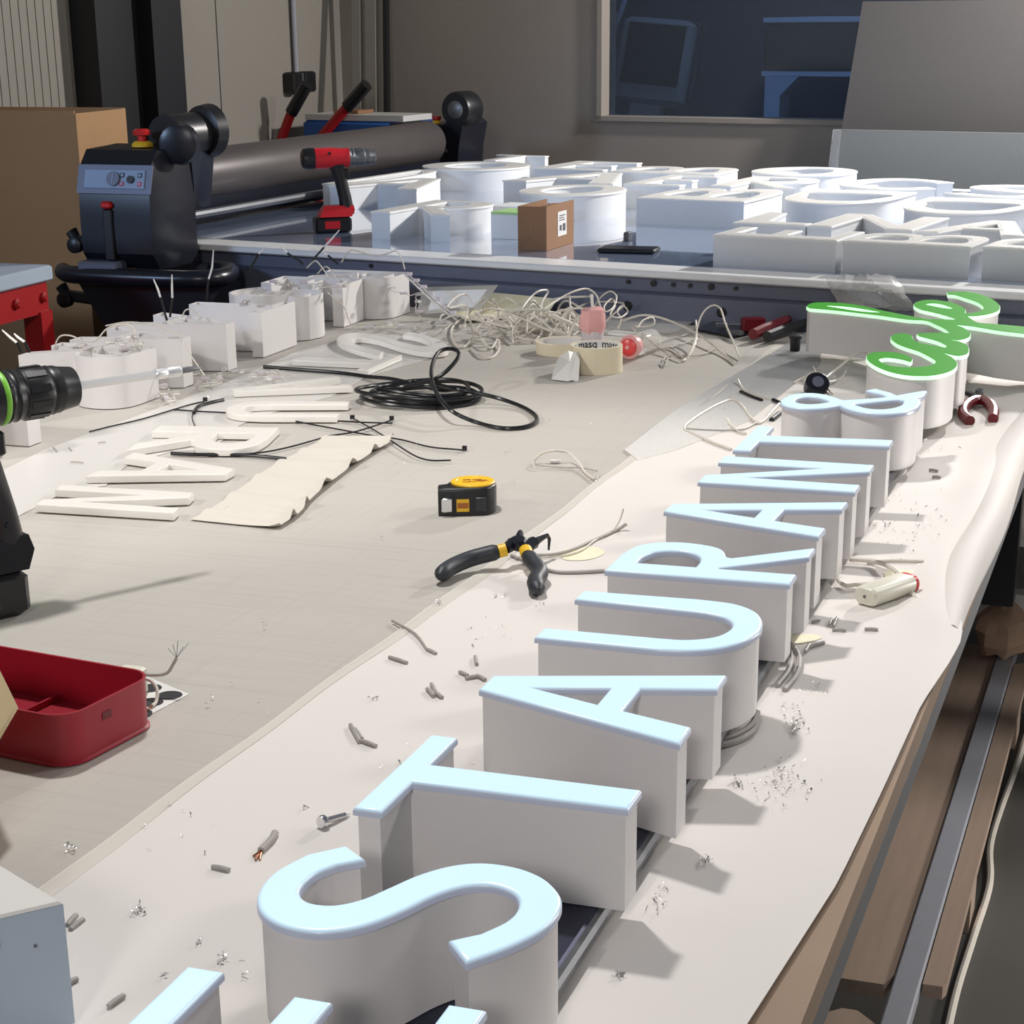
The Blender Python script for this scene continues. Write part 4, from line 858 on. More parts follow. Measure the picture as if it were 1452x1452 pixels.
# ------------------------------------------------------------------ film, corrugated paper, loose acrylic letter fronts
tag(MB().poly([[(p.x, p.y) for p in [P(*a) for a in ((20, 736), (55, 718), (95, 697), (150, 690), (178, 662), (245, 640), (300, 640), (336, 606), (365, 592), (470, 563), (520, 535), (640, 500), (600, 478), (520, 474), (420, 500), (300, 552), (60, 640), (-40, 690))]]], .9003, .9012).build('film_sheet', M['film']), 'large white film sheet spread under the loose acrylic letters', 'sheet')
b = MB(); rs = []
e0 = [P(160+x*s3, 480+y*s3) for x, y in ((1110, 505), (980, 580), (840, 650), (700, 745), (540, 860), (400, 940))]
e1 = [P(160+x*s3, 480+y*s3) for x, y in ((1450, 540), (1340, 605), (1200, 700), (1040, 830), (960, 920), (860, 988))]
A_, B_ = cr(e0, 12), cr(e1, 12)
for i, (a, c) in enumerate(zip(A_, B_)):
    row = []
    for k in range(17):
        t = k/16; q = a.lerp(c, t); row.append((q.x, q.y, .9022+.0105*max(0, math.sin(i*.62+t*1.1))**2*(.35+.65*t)+(.004*max(0, t-.9)*10 if True else 0)))
    rs.append(row)
cs = tag(b.rings(rs, cap=False, closed=False).build('corrugated_paper', M['wax'], smooth=60), 'cream backing paper with cross ripples near the tape measure', 'paper')
q = cs.modifiers.new('thick', 'SOLIDIFY'); q.thickness = .0006; q.offset = 1; q.use_rim = False
def aff(nom, px, z=.912):
    """letter outline carried to the bench by three matched points"""
    W = np.array([[*P(u, v, z)[:2]] for u, v in px]); N = np.array([[a, b_, 1] for a, b_ in nom]); Mx, *_ = np.linalg.lstsq(N, W, rcond=None); return Mx
def loose(label, loops, nom, px, th_=.010, z0=.9025):
    Mx = aff(nom, px, z0+th_); lw = [[tuple(np.array([x, y, 1]) @ Mx) for x, y in l] for l in loops]
    lw = [[(float(a), float(c)) for a, c in l] for l in lw]
    tag(MB().poly(lw, z0, z0+th_, bev=.002, steps=2).build('acrylic_letter', M['acr'], smooth=30), label, 'letter', 'loose acrylic letter fronts')
loose('loose white acrylic N, nearest of the flat fronts on the left', L_N(), ((0, 0), (1, 0), (0, .763)), ((50, 715), (246, 727), (86, 687)))
loose('loose white acrylic A with its pointed top toward the corrugated paper', L_A(), ((0, 0), (1, -.4356), (1, .4356)), ((326, 668), (122, 675), (190, 641)))
loose('loose white acrylic R under a thin black strip', L_R(), ((0, 0), (1, 0), (.25, .656)), ((396, 606), (226, 603), (318, 637)))
loose('loose white acrylic U with its arms toward the black coil', L_U(), ((0, -.403), (0, .403), (1, 0)), ((478, 590), (497, 569), (322, 579)))
loose('loose white acrylic A just behind the acrylic U', L_A(), ((0, 0), (1, -.4356), (1, .4356)), ((330, 553), (500, 548), (478, 533)))
loose('loose white acrylic T under the end of the black cable', L_T(), ((0, -.404), (0, .404), (1, 0)), ((522, 524), (570, 503), (420, 508)))
loose('loose white acrylic S, farthest of the flat fronts', L_S(), ((0, .86), (1, .86), (.5, .5)), ((622, 484), (488, 489), (585, 503)))

# ------------------------------------------------------------------ masking tape, scrap, bottles
def tape_roll(label, cx, cy, r, h, text=None):
    t = thing('masking_tape', label, 'tape roll', (cx, cy, .9003))
    n = 40; ro, ri = r, r*.845
    MB().poly([[(cx+ro*math.cos(2*math.pi*k/n), cy+ro*math.sin(2*math.pi*k/n)) for k in range(n)], [(cx+(ri+.0018)*math.cos(2*math.pi*k/n), cy+(ri+.0018)*math.sin(2*math.pi*k/n)) for k in range(n)]], .9003, .9003+h).build('tape', M['mask'], t)
    co = MB().poly([[(cx+(ri+.0016)*math.cos(2*math.pi*k/n), cy+(ri+.0016)*math.sin(2*math.pi*k/n)) for k in range(n)], [(cx+ri*math.cos(2*math.pi*k/n), cy+ri*math.sin(2*math.pi*k/n)) for k in range(n)]], .9003, .9003+h-.0005).build('core', M['label'], t)
    if text:
        for k, a0 in enumerate((133, 64, -5, 202)):
            cu = bpy.data.curves.new('print', 'FONT'); cu.body = text; cu.size = .0188; cu.align_x = 'CENTER'; cu.resolution_u = 3; cu.offset = .0002
            ob = bpy.data.objects.new('tmp', cu); COL.objects.link(ob); bpy.context.view_layer.update()
            me = bpy.data.meshes.new_from_object(ob); bpy.data.objects.remove(ob)
            bm = bmesh.new(); bm.from_mesh(me); bmesh.ops.subdivide_edges(bm, edges=[e for e in bm.edges if e.calc_length() > .004], cuts=2)
            for v in bm.verts:
                ang = math.radians(a0)-v.co.x/ri; rr = ri-.0005; z = .9003+h-.0118+v.co.y
                v.co = Vector((rr*math.cos(ang), rr*math.sin(ang), z-.9003))
            bm.to_mesh(me); bm.free(); me.materials.clear(); me.materials.append(M['ink'])
            o = bpy.data.objects.new('printed_word', me); COL.objects.link(o); o.parent = co
    return t
a, c = P(808.5, 526), P(882.5, 526); r = (a-c).length/2; m = (a+c)*.5
tape_roll('full masking tape roll with lettering inside its white core', m.x, m.y, r, .047, 'masq')
a2, c2 = P(760, 500), P(838, 500); m2 = (a2+c2)*.5
tape_roll('thinner masking tape roll half hidden behind the lettered roll', m2.x, m2.y, (a2-c2).length/2, .022)
random.seed(9); b = MB()
q = [P(782, 538, .902), P(806, 541, .902), P(808, 512, .93), P(806, 497, .945), P(793, 505, .93), P(786, 520, .915)]
q2 = [v+Vector((.012, .02, -.004)) for v in q]
b.rings([q, [v.lerp(w, .5)+Vector((random.uniform(-.004, .004), 0, random.uniform(-.004, .004))) for v, w in zip(q, q2)], q2]); tag(b.build('paper_scrap', M['label'], smooth=0), 'crumpled white paper scrap against the left of the lettered tape roll', 'paper')
bo = P(840, 500); t = thing('glue_bottle', 'upright frosted bottle with pink wrapped top behind the tape rolls', 'bottle', tuple(bo))
Xb = Matrix.Translation((bo.x, bo.y, .9003))
MB().lathe([(.020, 0), (.021, .003), (.021, .040), (.019, .044)], 20, Xb).build('bottle', M['bottle'], t)
random.seed(4); MB().rings([[((r_*random.uniform(.9, 1.12))*math.cos(2*math.pi*k/12), (r_*random.uniform(.9, 1.12))*math.sin(2*math.pi*k/12), z+random.uniform(-.002, .002)) for k in range(12)] for r_, z in ((.021, .038), (.0235, .048), (.0235, .066), (.021, .080), (.012, .084))], X=Xb).build('pink_wrap', M['pink'], t)
MB().tube([Xb @ Vector((0, 0, .083)), Xb @ Vector((-.003, .002, .108))], .003, 8).build('nozzle', M['label'], t)
bo = P(896, 492, .922); t = thing('lying_bottle', 'lying clear bottle with its coral red cap toward the viewer', 'bottle', (bo.x, bo.y, .9003))
Xb = axis_x((bo.x, bo.y, .9235), (-.12, -.98, .04))
MB().lathe([(.019, -.10), (.021, -.095), (.021, -.02), (.017, -.012), (.017, -.006)], 20, Xb).build('bottle', M['clear'], t)
MB().rings([[((r_*random.uniform(.88, 1.1))*math.cos(2*math.pi*k/14), (r_*random.uniform(.88, 1.1))*math.sin(2*math.pi*k/14), z) for k in range(14)] for r_, z in ((.019, -.008), (.022, 0), (.0215, .012), (.017, .016))], X=Xb).build('pink_wrap', M['pink'], t)
MB().lathe([(.016, .014), (.0155, .020), (.012, .022)], 18, Xb).build('red_cap', M['redcap'], t)
MB().lathe([(.004, .0221), (.003, .024)], 10, Xb).build('cap_boss', M['pink'], t)

# ------------------------------------------------------------------ white cables
random.seed(31)
def cable(label, pts, r=.0022, m='cable_w', group=None, n=5):
    return tag(MB().tube(cr(pts, n), r, 6).build('cable', M[m]), label, 'cable', group)
G1 = 'white cables in the tangle at the far end of the bench'; LB1 = 'white cable winding through the tangle at the far end of the bench'
s6 = 260/1452
def z6(x, y, z=.904): return P(600+x*s6, 370+y*s6, z)
TL = ['white cable arching up at the middle of the tangle left of the upright bottle', 'white cable in an S bend at the left end of the tangle', 'longest white cable arching high over the tangle toward the upright bottle',
      'white cable hanging in a low loop at the near left of the tangle', 'white cable curving down just left of the thin tape roll', 'white cable dropping straight down beside the upright bottle', 'white cable running from the tangle to behind the thin tape roll', 'nearly straight white cable bridging the top of the tangle']
for pts in ([(700, 480, .91), (780, 380, .935), (850, 290, .95), (920, 238, .96), (990, 240, .955), (940, 330, .94), (930, 450, .92), (940, 560, .905), (880, 640, .904)],
            [(350, 440, .91), (260, 490, .905), (220, 560, .903), (240, 640, .903), (320, 680, .904), (390, 610, .906), (430, 530, .92), (500, 500, .925), (600, 540, .92), (720, 590, .91), (850, 630, .905), (950, 620, .904)],
            [(710, 650, .905), (705, 560, .915), (740, 490, .925), (850, 430, .935), (960, 380, .945), (1080, 300, .955), (1200, 240, .965), (1300, 222, .965), (1370, 270, .955), (1400, 350, .94), (1440, 430, .92)],
            [(380, 690, .903), (450, 760, .903), (540, 765, .903), (600, 700, .904), (590, 620, .91), (540, 690, .905), (480, 640, .912), (440, 540, .92)],
            [(880, 380, .94), (1000, 400, .94), (1090, 470, .93), (1140, 560, .915), (1140, 640, .905)],
            [(1160, 280, .95), (1165, 400, .935), (1150, 520, .915), (1160, 600, .905), (1230, 560, .91)],
            [(950, 500, .92), (1040, 570, .91), (1100, 620, .905), (1200, 610, .905), (1260, 640, .904)],
            [(1000, 310, .945), (1120, 290, .95), (1250, 285, .95), (1350, 280, .95)]):
    cable(TL.pop(0), [z6(*q) for q in pts], group=G1)
for k in range(14):
    c = z6(430+k*68+random.uniform(-40, 40), random.uniform(470, 620), .9); a0 = random.uniform(0, 6); pts = []
    for j in range(9):
        a = a0+j*random.uniform(.5, .9); r = random.uniform(.03, .085)
        pts.append(Vector((c.x+r*math.cos(a), c.y+r*math.sin(a)*1.2, .9035+random.uniform(0, .05)*(1 if 0 < j < 8 else .1))))
    cable(LB1, pts, group=G1)
s7 = 310/1452
def z7(x, y, z=.904): return P(840+x*s7, 380+y*s7, z)
cable('white cable curled in small loops beside the upright bottle', [z7(*q) for q in ((10, 260, .93), (60, 190, .955), (120, 155, .965), (160, 190, .96), (140, 260, .95), (90, 290, .945), (80, 250, .95), (130, 205, .955), (150, 250, .945), (120, 310, .935), (180, 330, .93), (235, 290, .93), (200, 250, .94), (165, 290, .935), (190, 340, .925), (170, 400, .91))], .0017)
cable('white cable rising in a tall arch beyond the lying bottle', [z7(*q) for q in ((390, 540, .904), (520, 530, .904), (620, 600, .905), (680, 480, .925), (700, 380, .945), (740, 290, .965), (800, 248, .975), (850, 270, .97), (880, 360, .95), (930, 480, .92), (980, 600, .904))], .0018)
cable('white cable from the lying bottle to the seam of the clear sheet', [z7(*q) for q in ((200, 350, .92), (320, 315, .93), (430, 325, .93), (560, 370, .92), (700, 440, .915), (800, 510, .91), (880, 580, .904), (950, 632, .904))], .0024)
cable('stiff white cable sagging right of the lying bottle', [z7(*q) for q in ((265, 400, .925), (340, 450, .92), (440, 530, .91), (540, 590, .905), (600, 615, .904), (650, 570, .906), (690, 470, .92), (688, 350, .94))], .0020)
cable('white cable loop resting against the lying bottle', [z7(*q) for q in ((300, 395, .925), (340, 345, .935), (400, 330, .935), (410, 370, .925), (350, 390, .92), (280, 385, .92))], .0017)
for q, lb in (([(400, 545), (480, 535), (560, 515), (640, 490), (720, 470)], 'middle thin grey wire lying flat right of the lying bottle'), ([(430, 500), (480, 480), (520, 470), (600, 450), (690, 420)], 'farthest thin grey wire lying flat right of the lying bottle'), ([(470, 610), (500, 590), (640, 585), (720, 575), (810, 545)], 'nearest thin grey wire lying flat right of the lying bottle'), ([(460, 625), (480, 650), (500, 600)], 'tiny hooked wire end right of the lying bottle')):
    cable(lb, [z7(x, y) for x, y in q], .0012, 'cable_g')
cable('white cable bent in a wide loop left of the farther T', [z7(*q) for q in ((925, 1205), (780, 1150), (650, 1090), (612, 1065), (640, 1025), (760, 945), (860, 895), (930, 877), (985, 905), (1040, 980), (1090, 1026), (1130, 1020), (1200, 945), (1260, 880))], .0021)
cable('thin wire crossing inside the wide cable loop', [z7(*q) for q in ((620, 1065), (760, 1075), (900, 1078), (1000, 1070), (1090, 1028))], .0013, 'cable_g')
cable('short curved white cable end near the farther T', [z7(*q) for q in ((893, 998, .912), (920, 1045), (970, 1085), (1020, 1100))], .0019)
cable('white cable with a frayed end left of the ampersand', [z7(*q) for q in ((965, 740, .908), (990, 790), (1040, 830), (1120, 855), (1210, 880))], .0019)
tag(MB().tube([z7(1200, 876), z7(1255, 900)], .0034, 8).build('cable_sleeve', M['cable_b']), 'short black sleeve at the end of the frayed cable', 'sleeve')
tag(MB().tube(cr([z7(985, 822), z7(1050, 852), z7(1125, 880)], 4), .0032, 8).build('cable_sleeve', M['cable_b']), 'black ribbed sleeve piece lying left of the ampersand', 'sleeve')
tag(MB().tube([z7(1190, 1010), z7(1245, 965)], .0045, 8).build('cable_sleeve', M['cable_b']), 'black sleeve piece tucked against the left of the ampersand', 'sleeve')
s8 = 322/1452
def z8(x, y, z=.904): return P(1130+x*s8, 390+y*s8, z)
cable('white cable rising from the bench into the green word', [z8(80, 742, .906), z8(180, 660, .915), z8(280, 580, .925), z8(370, 510, .94), z8(430, 492, .945), z8(452, 502, .945)], .0022)
cable('white cable crossing behind the ampersand', [z8(-20, 690), z8(40, 655, .91), z8(110, 640, .915), z8(170, 690, .908), z8(225, 760, .905)], .002)
cable('curled white cable behind the ampersand', [z8(318, 600, .912), z8(290, 650, .91), z8(230, 680, .91), z8(160, 675, .915), z8(125, 630, .918), z8(105, 585, .92)], .0016)
bk = z8(120, 745, .904); t = thing('cable_drum', 'small dark round drum standing behind the ampersand', 'drum', tuple(bk))
MB().lathe([(.018, -.012), (.020, -.010), (.020, .010), (.018, .012)], 24, axis_x((bk.x, bk.y+.005, .913), (.3, -.7, .65))).build('rim', M['navy'], t)
MB().lathe([(.010, .0122), (.010, .014)], 18, axis_x((bk.x, bk.y+.005, .913), (.3, -.7, .65))).build('hub', M['bluegrey'], t)
# cables at the tape measure and pliers
s4 = 420/1452
def z4(x, y, z=.904): return P(540+x*s4, 620+y*s4, z)
cable('white twin cable curled up at the paper edge right of the tape measure', [z4(*q) for q in ((755, 110, .906), (790, 80, .915), (850, 66, .92), (920, 78, .915), (970, 125, .908), (1000, 170), (1045, 205))], .0018)
cable('thin wire under the curled twin cable', [z4(*q) for q in ((755, 112), (770, 135), (880, 148), (980, 150), (1060, 165))], .0010, 'cable_g')
tag(MB().box((-.008, -.004, 0), (.008, .004, .004), frame(z4(855, 125, .901), (1, .2, 0)), bev=.0015).build('paper_scrap', M['label'], smooth=0), 'tiny white scrap inside the curled twin cable', 'scrap')
cable('long grey twin cable running from the pliers toward the R', [z4(*q) for q in ((660, 595), (760, 580), (850, 575), (940, 550), (1030, 510), (1110, 475), (1165, 450), (1205, 425, .91))], .0022, 'cable_g')
cable('thin white core split from the long twin cable', [z4(*q) for q in ((780, 590), (900, 580), (980, 555), (1050, 505), (1130, 465), (1170, 410, .915), (1190, 350, .93))], .0011)
cable('grey cable running from the pliers to the foot of the R', [z4(*q) for q in ((640, 580), (720, 610), (790, 640), (860, 660), (960, 662), (1095, 655))], .0022, 'cable_g')

# ------------------------------------------------------------------ right side of the letters: driver, cables, red pliers
dv = thing('led_driver', 'ivory LED driver with a red ring lying on the paper beside the letters', 'driver', tuple(P(1255, 845)))
a, c = P(1226, 846, .913), P(1286, 826, .913); dd = (c-a); ln = dd.length
Xd = axis_x(a, dd)
MB().rings([[(x*s_r, y*s_r, z) for x, y in rrect(-.015, .015, -.0105, .0105, .009, 4)] for s_r, z in ((.8, 0), (1, .003), (1, ln-.004), (.95, ln-.002))], X=Xd).build('housing', M['ivory'], dv)
MB().rings([[(x*s_r, y*s_r, z) for x, y in rrect(-.0145, .0145, -.010, .010, .009, 4)] for s_r, z in ((1, ln-.0019), (1, ln+.003), (.8, ln+.005))], X=Xd).build('red_ring', M['emer'], dv)
MB().lathe([(.002, -.0006), (.002, -.0001)], 8, Xd).build('screw', M['steel'], dv)
cable('white cable leaving the far letters and curving round the driver', [P(*q) for q in ((1205, 793, .906), (1240, 796, .908), (1265, 806, .914), (1282, 822, .914), (1288, 836, .908), (1303, 851, .904))], .0030)
cable('flat white cable stub pointing to the folded paper edge', [P(*q) for q in ((1230, 798, .904), (1262, 795, .904), (1310, 796, .904))], .0018)
cable('white cable between the N and the near end of the driver', [P(*q) for q in ((1186, 818, .906), (1198, 830, .906), (1215, 829, .906), (1240, 828, .906))], .0024)
for lb, q in (('left of two grey cables hanging out under the R', ((1112, 900, .914), (1122, 925, .908), (1118, 950, .905), (1102, 972, .904))), ('right of two grey cables hanging out under the R', ((1116, 905, .914), (1132, 930, .908), (1130, 955, .905), (1112, 978, .904)))):
    cable(lb, [P(*a) for a in q], .0028, 'cable_g')
for lb, q in (('upper grey cable looped under the bowl of the U', ((1074, 1010, .914), (1066, 1028, .909), (1045, 1042, .907), (1020, 1050, .907))), ('lower grey cable looped under the bowl of the U', ((1076, 1018, .911), (1068, 1036, .906), (1046, 1050, .905), (1016, 1058, .905)))):
    cable(lb, [P(*a) for a in q], .0032, 'cable_g')
rp = thing('red_pliers', 'small pliers with two curved dark red handles beside the green word', 'pliers', tuple(P(1388, 590)))
MB().tube(cr([P(1375, 597, .908), P(1366, 588, .909), P(1368, 577, .911), P(1379, 569, .912), P(1388, 567, .912)], 5), .0085, 10).build('handle', M['redgrip'], rp)
MB().tube(cr([P(1408, 594, .908), P(1409, 583, .909), P(1403, 573, .911), P(1393, 567, .912), P(1386, 566, .912)], 5), .0085, 10).build('handle', M['redgrip'], rp)
MB().tube([P(1389, 566, .912), P(1378, 560, .912), P(1366, 556, .911)], [.007, .006, .003], 8).build('jaw', M['black'], rp)
MB().lathe([(.007, 0), (.007, .012), (.004, .014)], 12, Matrix.Translation(P(1388, 568, .9)) @ Matrix.Translation((0, 0, .006))).build('pivot', M['steel'], rp)
# tools at the far end: toothed plate, dark red clamp handles, black cap, bag
pt_ = thing('toothed_plate', 'dark metal plate with a toothed bright edge at the far bench end', 'plate', tuple(P(1060, 465)))
q = [P(*a) for a in ((985, 470), (1040, 481), (1075, 473), (1145, 463), (1012, 459))]
MB().poly([[(p.x, p.y) for p in q]], .9030, .906).build('plate', M['navy'], pt_)
a, c = P(1016, 460, .907), P(1100, 461, .907)
for k in range(28):
    p = a.lerp(c, k/27); MB().lathe([(.0022, 0), (.0004, .005)], 5, Matrix.Translation(p)).build('tooth', M['chrome'], pt_)
cl_ = thing('gripping_tool', 'dark red handled gripping tool lying on the toothed plate', 'pliers', tuple(P(1080, 470)))
MB().tube(cr([P(1068, 474, .917), P(1090, 464, .922), P(1118, 452, .924)], 4), [.011, .011, .011, .011, .010, .010, .010, .009, .008][:9], 8).build('handle', M['redgrip'], cl_)
MB().tube([P(1088, 477, .916), P(1110, 468, .918), P(1142, 458, .918)], [.010, .010, .009], 8).build('handle', M['black'], cl_)
b = MB(); p = P(1072, 474, .9); b.box((-.030, -.012, .0065), (.016, .012, .034), frame(p, (.9, .5, 0)), bev=.003); b.build('head', M['redgrip'], cl_)
MB().tube([P(1052, 472, .917), P(1040, 471, .914), P(1030, 468, .912)], [.005, .004, .002], 8).build('jaw', M['steel'], cl_)
p = P(1127, 500); tag(MB().lathe([(.009, 0), (.0095, .001), (.010, .022), (.012, .023), (.012, .028), (.010, .029)], 16, Matrix.Translation((p.x, p.y, .9035))).build('bottle_cap', M['black']), 'small black cap standing by the left end of the green word', 'cap')
random.seed(17); b = MB(); nx, ny = 15, 9; rows = []
c0_, c1_, c2_, c3_ = PY(1192, 442, 2.80), PY(1306, 446, 2.80), PY(1268, 392, 2.83), PY(1172, 397, 2.83)
for j in range(ny+1):
    row = []
    for i in range(nx+1):
        t, s2 = i/nx, j/ny; q = c0_.lerp(c1_, t).lerp(c3_.lerp(c2_, t), s2)
        q = q+Vector((0, -.045*math.sin(math.pi*t)*math.sin(math.pi*s2)**.7+random.uniform(-.0035, .0035)+.010*math.sin(t*9+s2*5), random.uniform(-.003, .003)+.008*math.sin(t*math.pi))); row.append(q)
    rows.append(row)
bg = b.rings(rows, cap=False, closed=False).build('plastic_bag', M['bag'], smooth=25)
tag(bg, 'crinkled clear plastic bag slumped against the far table frame', 'bag')
# clear sheets and strips at the far left of the bench
q = [PY(600, 408, 2.93), PY(706, 405, 2.93), PY(680, 440, 2.86), PY(590, 446, 2.86)]
tag(MB().rings([q, [v+Vector((0, .003, .001)) for v in q]]).build('clear_sheet', M['clear']), 'clear scratched plastic sheet leaning at the far table frame', 'sheet')
q = [P(690, 415, .935), P(790, 425, .935), P(775, 447, .906), P(660, 455, .906), P(640, 440, .915)]
tag(MB().rings([q, [v+Vector((0, .001, .002)) for v in q]]).build('yellowed_sheet', M['stain']), 'yellowish flat sheet at the far bench end left of the cable tangle', 'sheet')
q = [P(*a) for a in ((790, 440), (1005, 445), (960, 470), (890, 478), (800, 470))]
tag(MB().poly([[(p.x, p.y) for p in q]], .9003, .9015).build('white_sheet', M['film']), 'white paper lying under the right part of the cable tangle', 'paper')
lr0 = [PY(575, 388, 2.86), PY(600, 412, 2.84), PY(625, 435, 2.82), PY(648, 452, 2.80)]
ld = thing('led_strip', 'clear LED strip leaning from the last open letter down to the bench', 'led strip', tuple(lr0[3]))
MB().tube(lr0, .0045, 8).build('tube', M['clear'], ld); MB().tube([v+Vector((.0, -.004, .001)) for v in lr0], .0014, 6).build('bright_edge', M['chrome'], ld)
for k in range(7):
    p = lr0[0].lerp(lr0[3], (k+.5)/7); MB().box((-.006, -.004, .003), (.006, .004, .009), frame(p, (1, 0, -.9))).build('module', M['bottle'], ld)

# ------------------------------------------------------------------ wires and LED strings on the open letters
random.seed(41)
def tipped(label, y, pts, k):
    """white wire with a black sleeve and bare bright tip standing out of an open letter"""
    q = [PY(u, v, y) for u, v in pts]; t = thing('tipped_wire', label, 'wire', tuple(q[0]))
    MB().tube(q[:k+1], .0022, 7).build('sleeve', M['cable_b'], t)
    MB().tube(q[k:], [.0020]*(len(q)-k-1)+[.0010], 7).build('bare_end', M['label'], t)
    return t
sL = 260/1452
def zl(*a): return [(180+x*sL, 340+y*sL) for x, y in a]
tipped('left of two thin black sleeved wires standing side by side on an open letter', 2.24, zl((318, 640), (300, 580), (265, 455), (245, 390), (210, 310)), 2)
tipped('right of two thin black sleeved wires standing side by side on an open letter', 2.25, zl((342, 610), (350, 540), (360, 460), (357, 380), (357, 275)), 2)
tipped('tall single wire with a pale twisted end behind the left letter row', 2.50, zl((632, 480), (636, 400), (648, 310), (675, 220), (685, 80)), 2)
tipped('dark sleeved wire leaning right above the rounded open letters', 2.62, zl((975, 260), (980, 230), (1010, 170), (1045, 110), (1110, 45)), 3)
tipped('dark sleeved wire leaning left above the rounded open letters', 2.70, zl((1400, 200), (1370, 170), (1320, 140), (1270, 105), (1215, 45)), 3)
sM = 260/1452
def zm(*a): return [(380+x*sM, 320+y*sM) for x, y in a]
tipped('dark sleeved wire whose pale end overlaps the red drill', 2.78, zm((355, 270), (400, 220), (445, 170), (500, 110), (565, 35)), 2)
tipped('short dark sleeved wire lying across the block letter', 2.80, zm((555, 305), (515, 270), (475, 235), (410, 205), (340, 180)), 2)
tipped('dark tipped wire of the nearest open letter above the drill chuck', 1.60, [(30, 500), (27, 490), (24, 486), (14, 478), (3, 468)], 2)
tipped('second dark tipped wire above the drill chuck', 1.61, [(42, 500), (38, 490), (35, 485), (25, 478), (20, 473)], 2)
def wl(label, y, pts, r=.0014, m='cable_w'): tag(MB().tube(cr([PY(u, v, y) for u, v in pts], 5), r, 6).build('wire', M[m]), label, 'wire')
wl('white wire arching over the open letter with the round bowl', 1.93, [(75, 500), (84, 478), (100, 476), (118, 483), (136, 482), (152, 466), (172, 460), (186, 462), (192, 474), (188, 486)])
wl('white wire running along the tops to the drill bit', 2.05, [(150, 462), (180, 457), (215, 460), (240, 468), (254, 476), (258, 486)])
wl('white wire hanging down in front of the open letter by the drill bit', 2.02, [(262, 486), (268, 500), (278, 515), (290, 532)])
wl('white wire hump on the open letter with two dark tipped wires', 2.25, [(258, 450), (263, 440), (272, 439), (280, 446), (284, 452)])
wl('white wire hanging in front of the block letter', 2.70, [(465, 415), (476, 425), (488, 436), (495, 455), (505, 468), (512, 472)])
wl('white wire bridging the last open letter to the strip', 2.86, [(484, 372), (495, 356), (510, 357), (530, 363), (548, 360), (562, 356), (570, 368), (574, 382)])
for k, (u, v, y) in enumerate(((470, 390, 2.75), (455, 382, 2.74))): wl(('lower' if k == 0 else 'upper')+' white wire curling on the rounded open letter', y, [(u-20, v-2), (u-8, v-12), (u+2, v-2), (u+10, v+10)])
mod = MB(); mw = MB()
def led_string(label, pts, y=None, n=10, spread=4):
    t = thing('led_string', label, 'led string', tuple(PY(*pts[0], y) if y else P(*pts[0])))
    q = cr([PY(u, v, y) if y else P(u, v, .908) for u, v in pts], 4)
    MB().tube([v+Vector((random.uniform(-.003, .003), random.uniform(-.004, .004), random.uniform(-.002, .003))) for v in q], .0010, 5).build('lead', M['cable_w'], t)
    for k in range(n):
        p = q[int(k*(len(q)-1)/max(1, n-1))]+Vector((random.uniform(-.006, .006), random.uniform(-.01, .01), random.uniform(0, .006)))
        X = frame(p, (random.uniform(-1, 1), random.uniform(-1, 1), random.uniform(-.4, .4)))
        MB().box((-.0085, -.004, -.002), (.0085, .004, .003), X, bev=.001).build('module', M['clear' if k % 3 else 'bottle'], t)
    return t
led_string('clear LED string heaped on the letter with the round bowl', [(95, 500), (115, 492), (135, 498), (155, 486), (175, 490), (190, 480), (200, 492), (180, 500), (150, 504), (130, 500)], 1.93, 16)
led_string('clear LED string along the top of the open T', [(345, 432), (360, 424), (378, 420), (395, 416), (412, 414)], 2.42, 7)
led_string('clear LED string across the tops of the rounded and block letters', [(385, 402), (405, 404), (425, 404), (445, 408), (465, 406), (485, 408), (495, 402)], 2.66, 9)
led_string('clear LED string fallen before the letter by the drill bit', [(218, 545), (225, 556), (232, 562), (242, 570), (245, 560), (235, 548)], None, 7)
led_string('clear LED string heaped on the bench before the dark tipped wires', [(268, 520), (280, 528), (290, 540), (300, 548), (315, 540), (305, 532), (330, 528), (350, 530), (370, 532), (390, 530), (400, 536), (385, 540), (360, 536)], None, 18)
led_string('clear LED string lying below the leaning strip', [(520, 468), (540, 466), (560, 462), (580, 468), (600, 465), (620, 460), (640, 458), (625, 470), (600, 474)], None, 10)
led_string('clear LED string hanging off the last open letter', [(532, 408), (545, 405), (558, 412), (575, 418), (590, 420), (588, 432), (592, 445), (606, 456)], 2.86, 8)

# ------------------------------------------------------------------ small things on the glass table
ph = thing('mobile_phone', 'black mobile phone lying on the glass table near its front trim', 'phone', tuple(P(886, 356, 1.0)))
pa, pb_ = P(846, 359, 1.0), P(928, 361, 1.0); Xh = frame(pa+Vector((0, 0, .0006)), pb_-pa)
lnp = (pb_-pa).length
MB().box((0, 0, 0), (lnp, .07, .009), Xh, bev=.003).build('body', M['black'], ph)
MB().box((.004, .004, .0091), (lnp-.004, .066, .0095), Xh).build('screen', M['navy'], ph)
sc_ = P(882, 345, 1.0); tag(MB().box((-.007, -.012, 0), (.007, .012, .020), frame(sc_+Vector((0, .05, .0005)), EX), bev=.002).build('metal_clip', M['steel']), 'small grey clip standing behind the phone on the glass', 'clip')
ct = thing('brown_carton', 'small open brown carton with a white label on the glass table', 'carton', tuple(P(760, 350, 1.0)))
A0, B0 = P(734.5, 355, 1.0), P(775, 356.5, 1.0)
uA = (B0-A0); wA = uA.length; uA.normalize(); C0 = P(813.5, 344, 1.0); vC = C0-B0; vC.z = 0; lC = vC.length; vC.normalize(); hC = .096
def cq(s_, t_, z): return A0+uA*s_+vC*t_+Vector((0, 0, z+.0004))
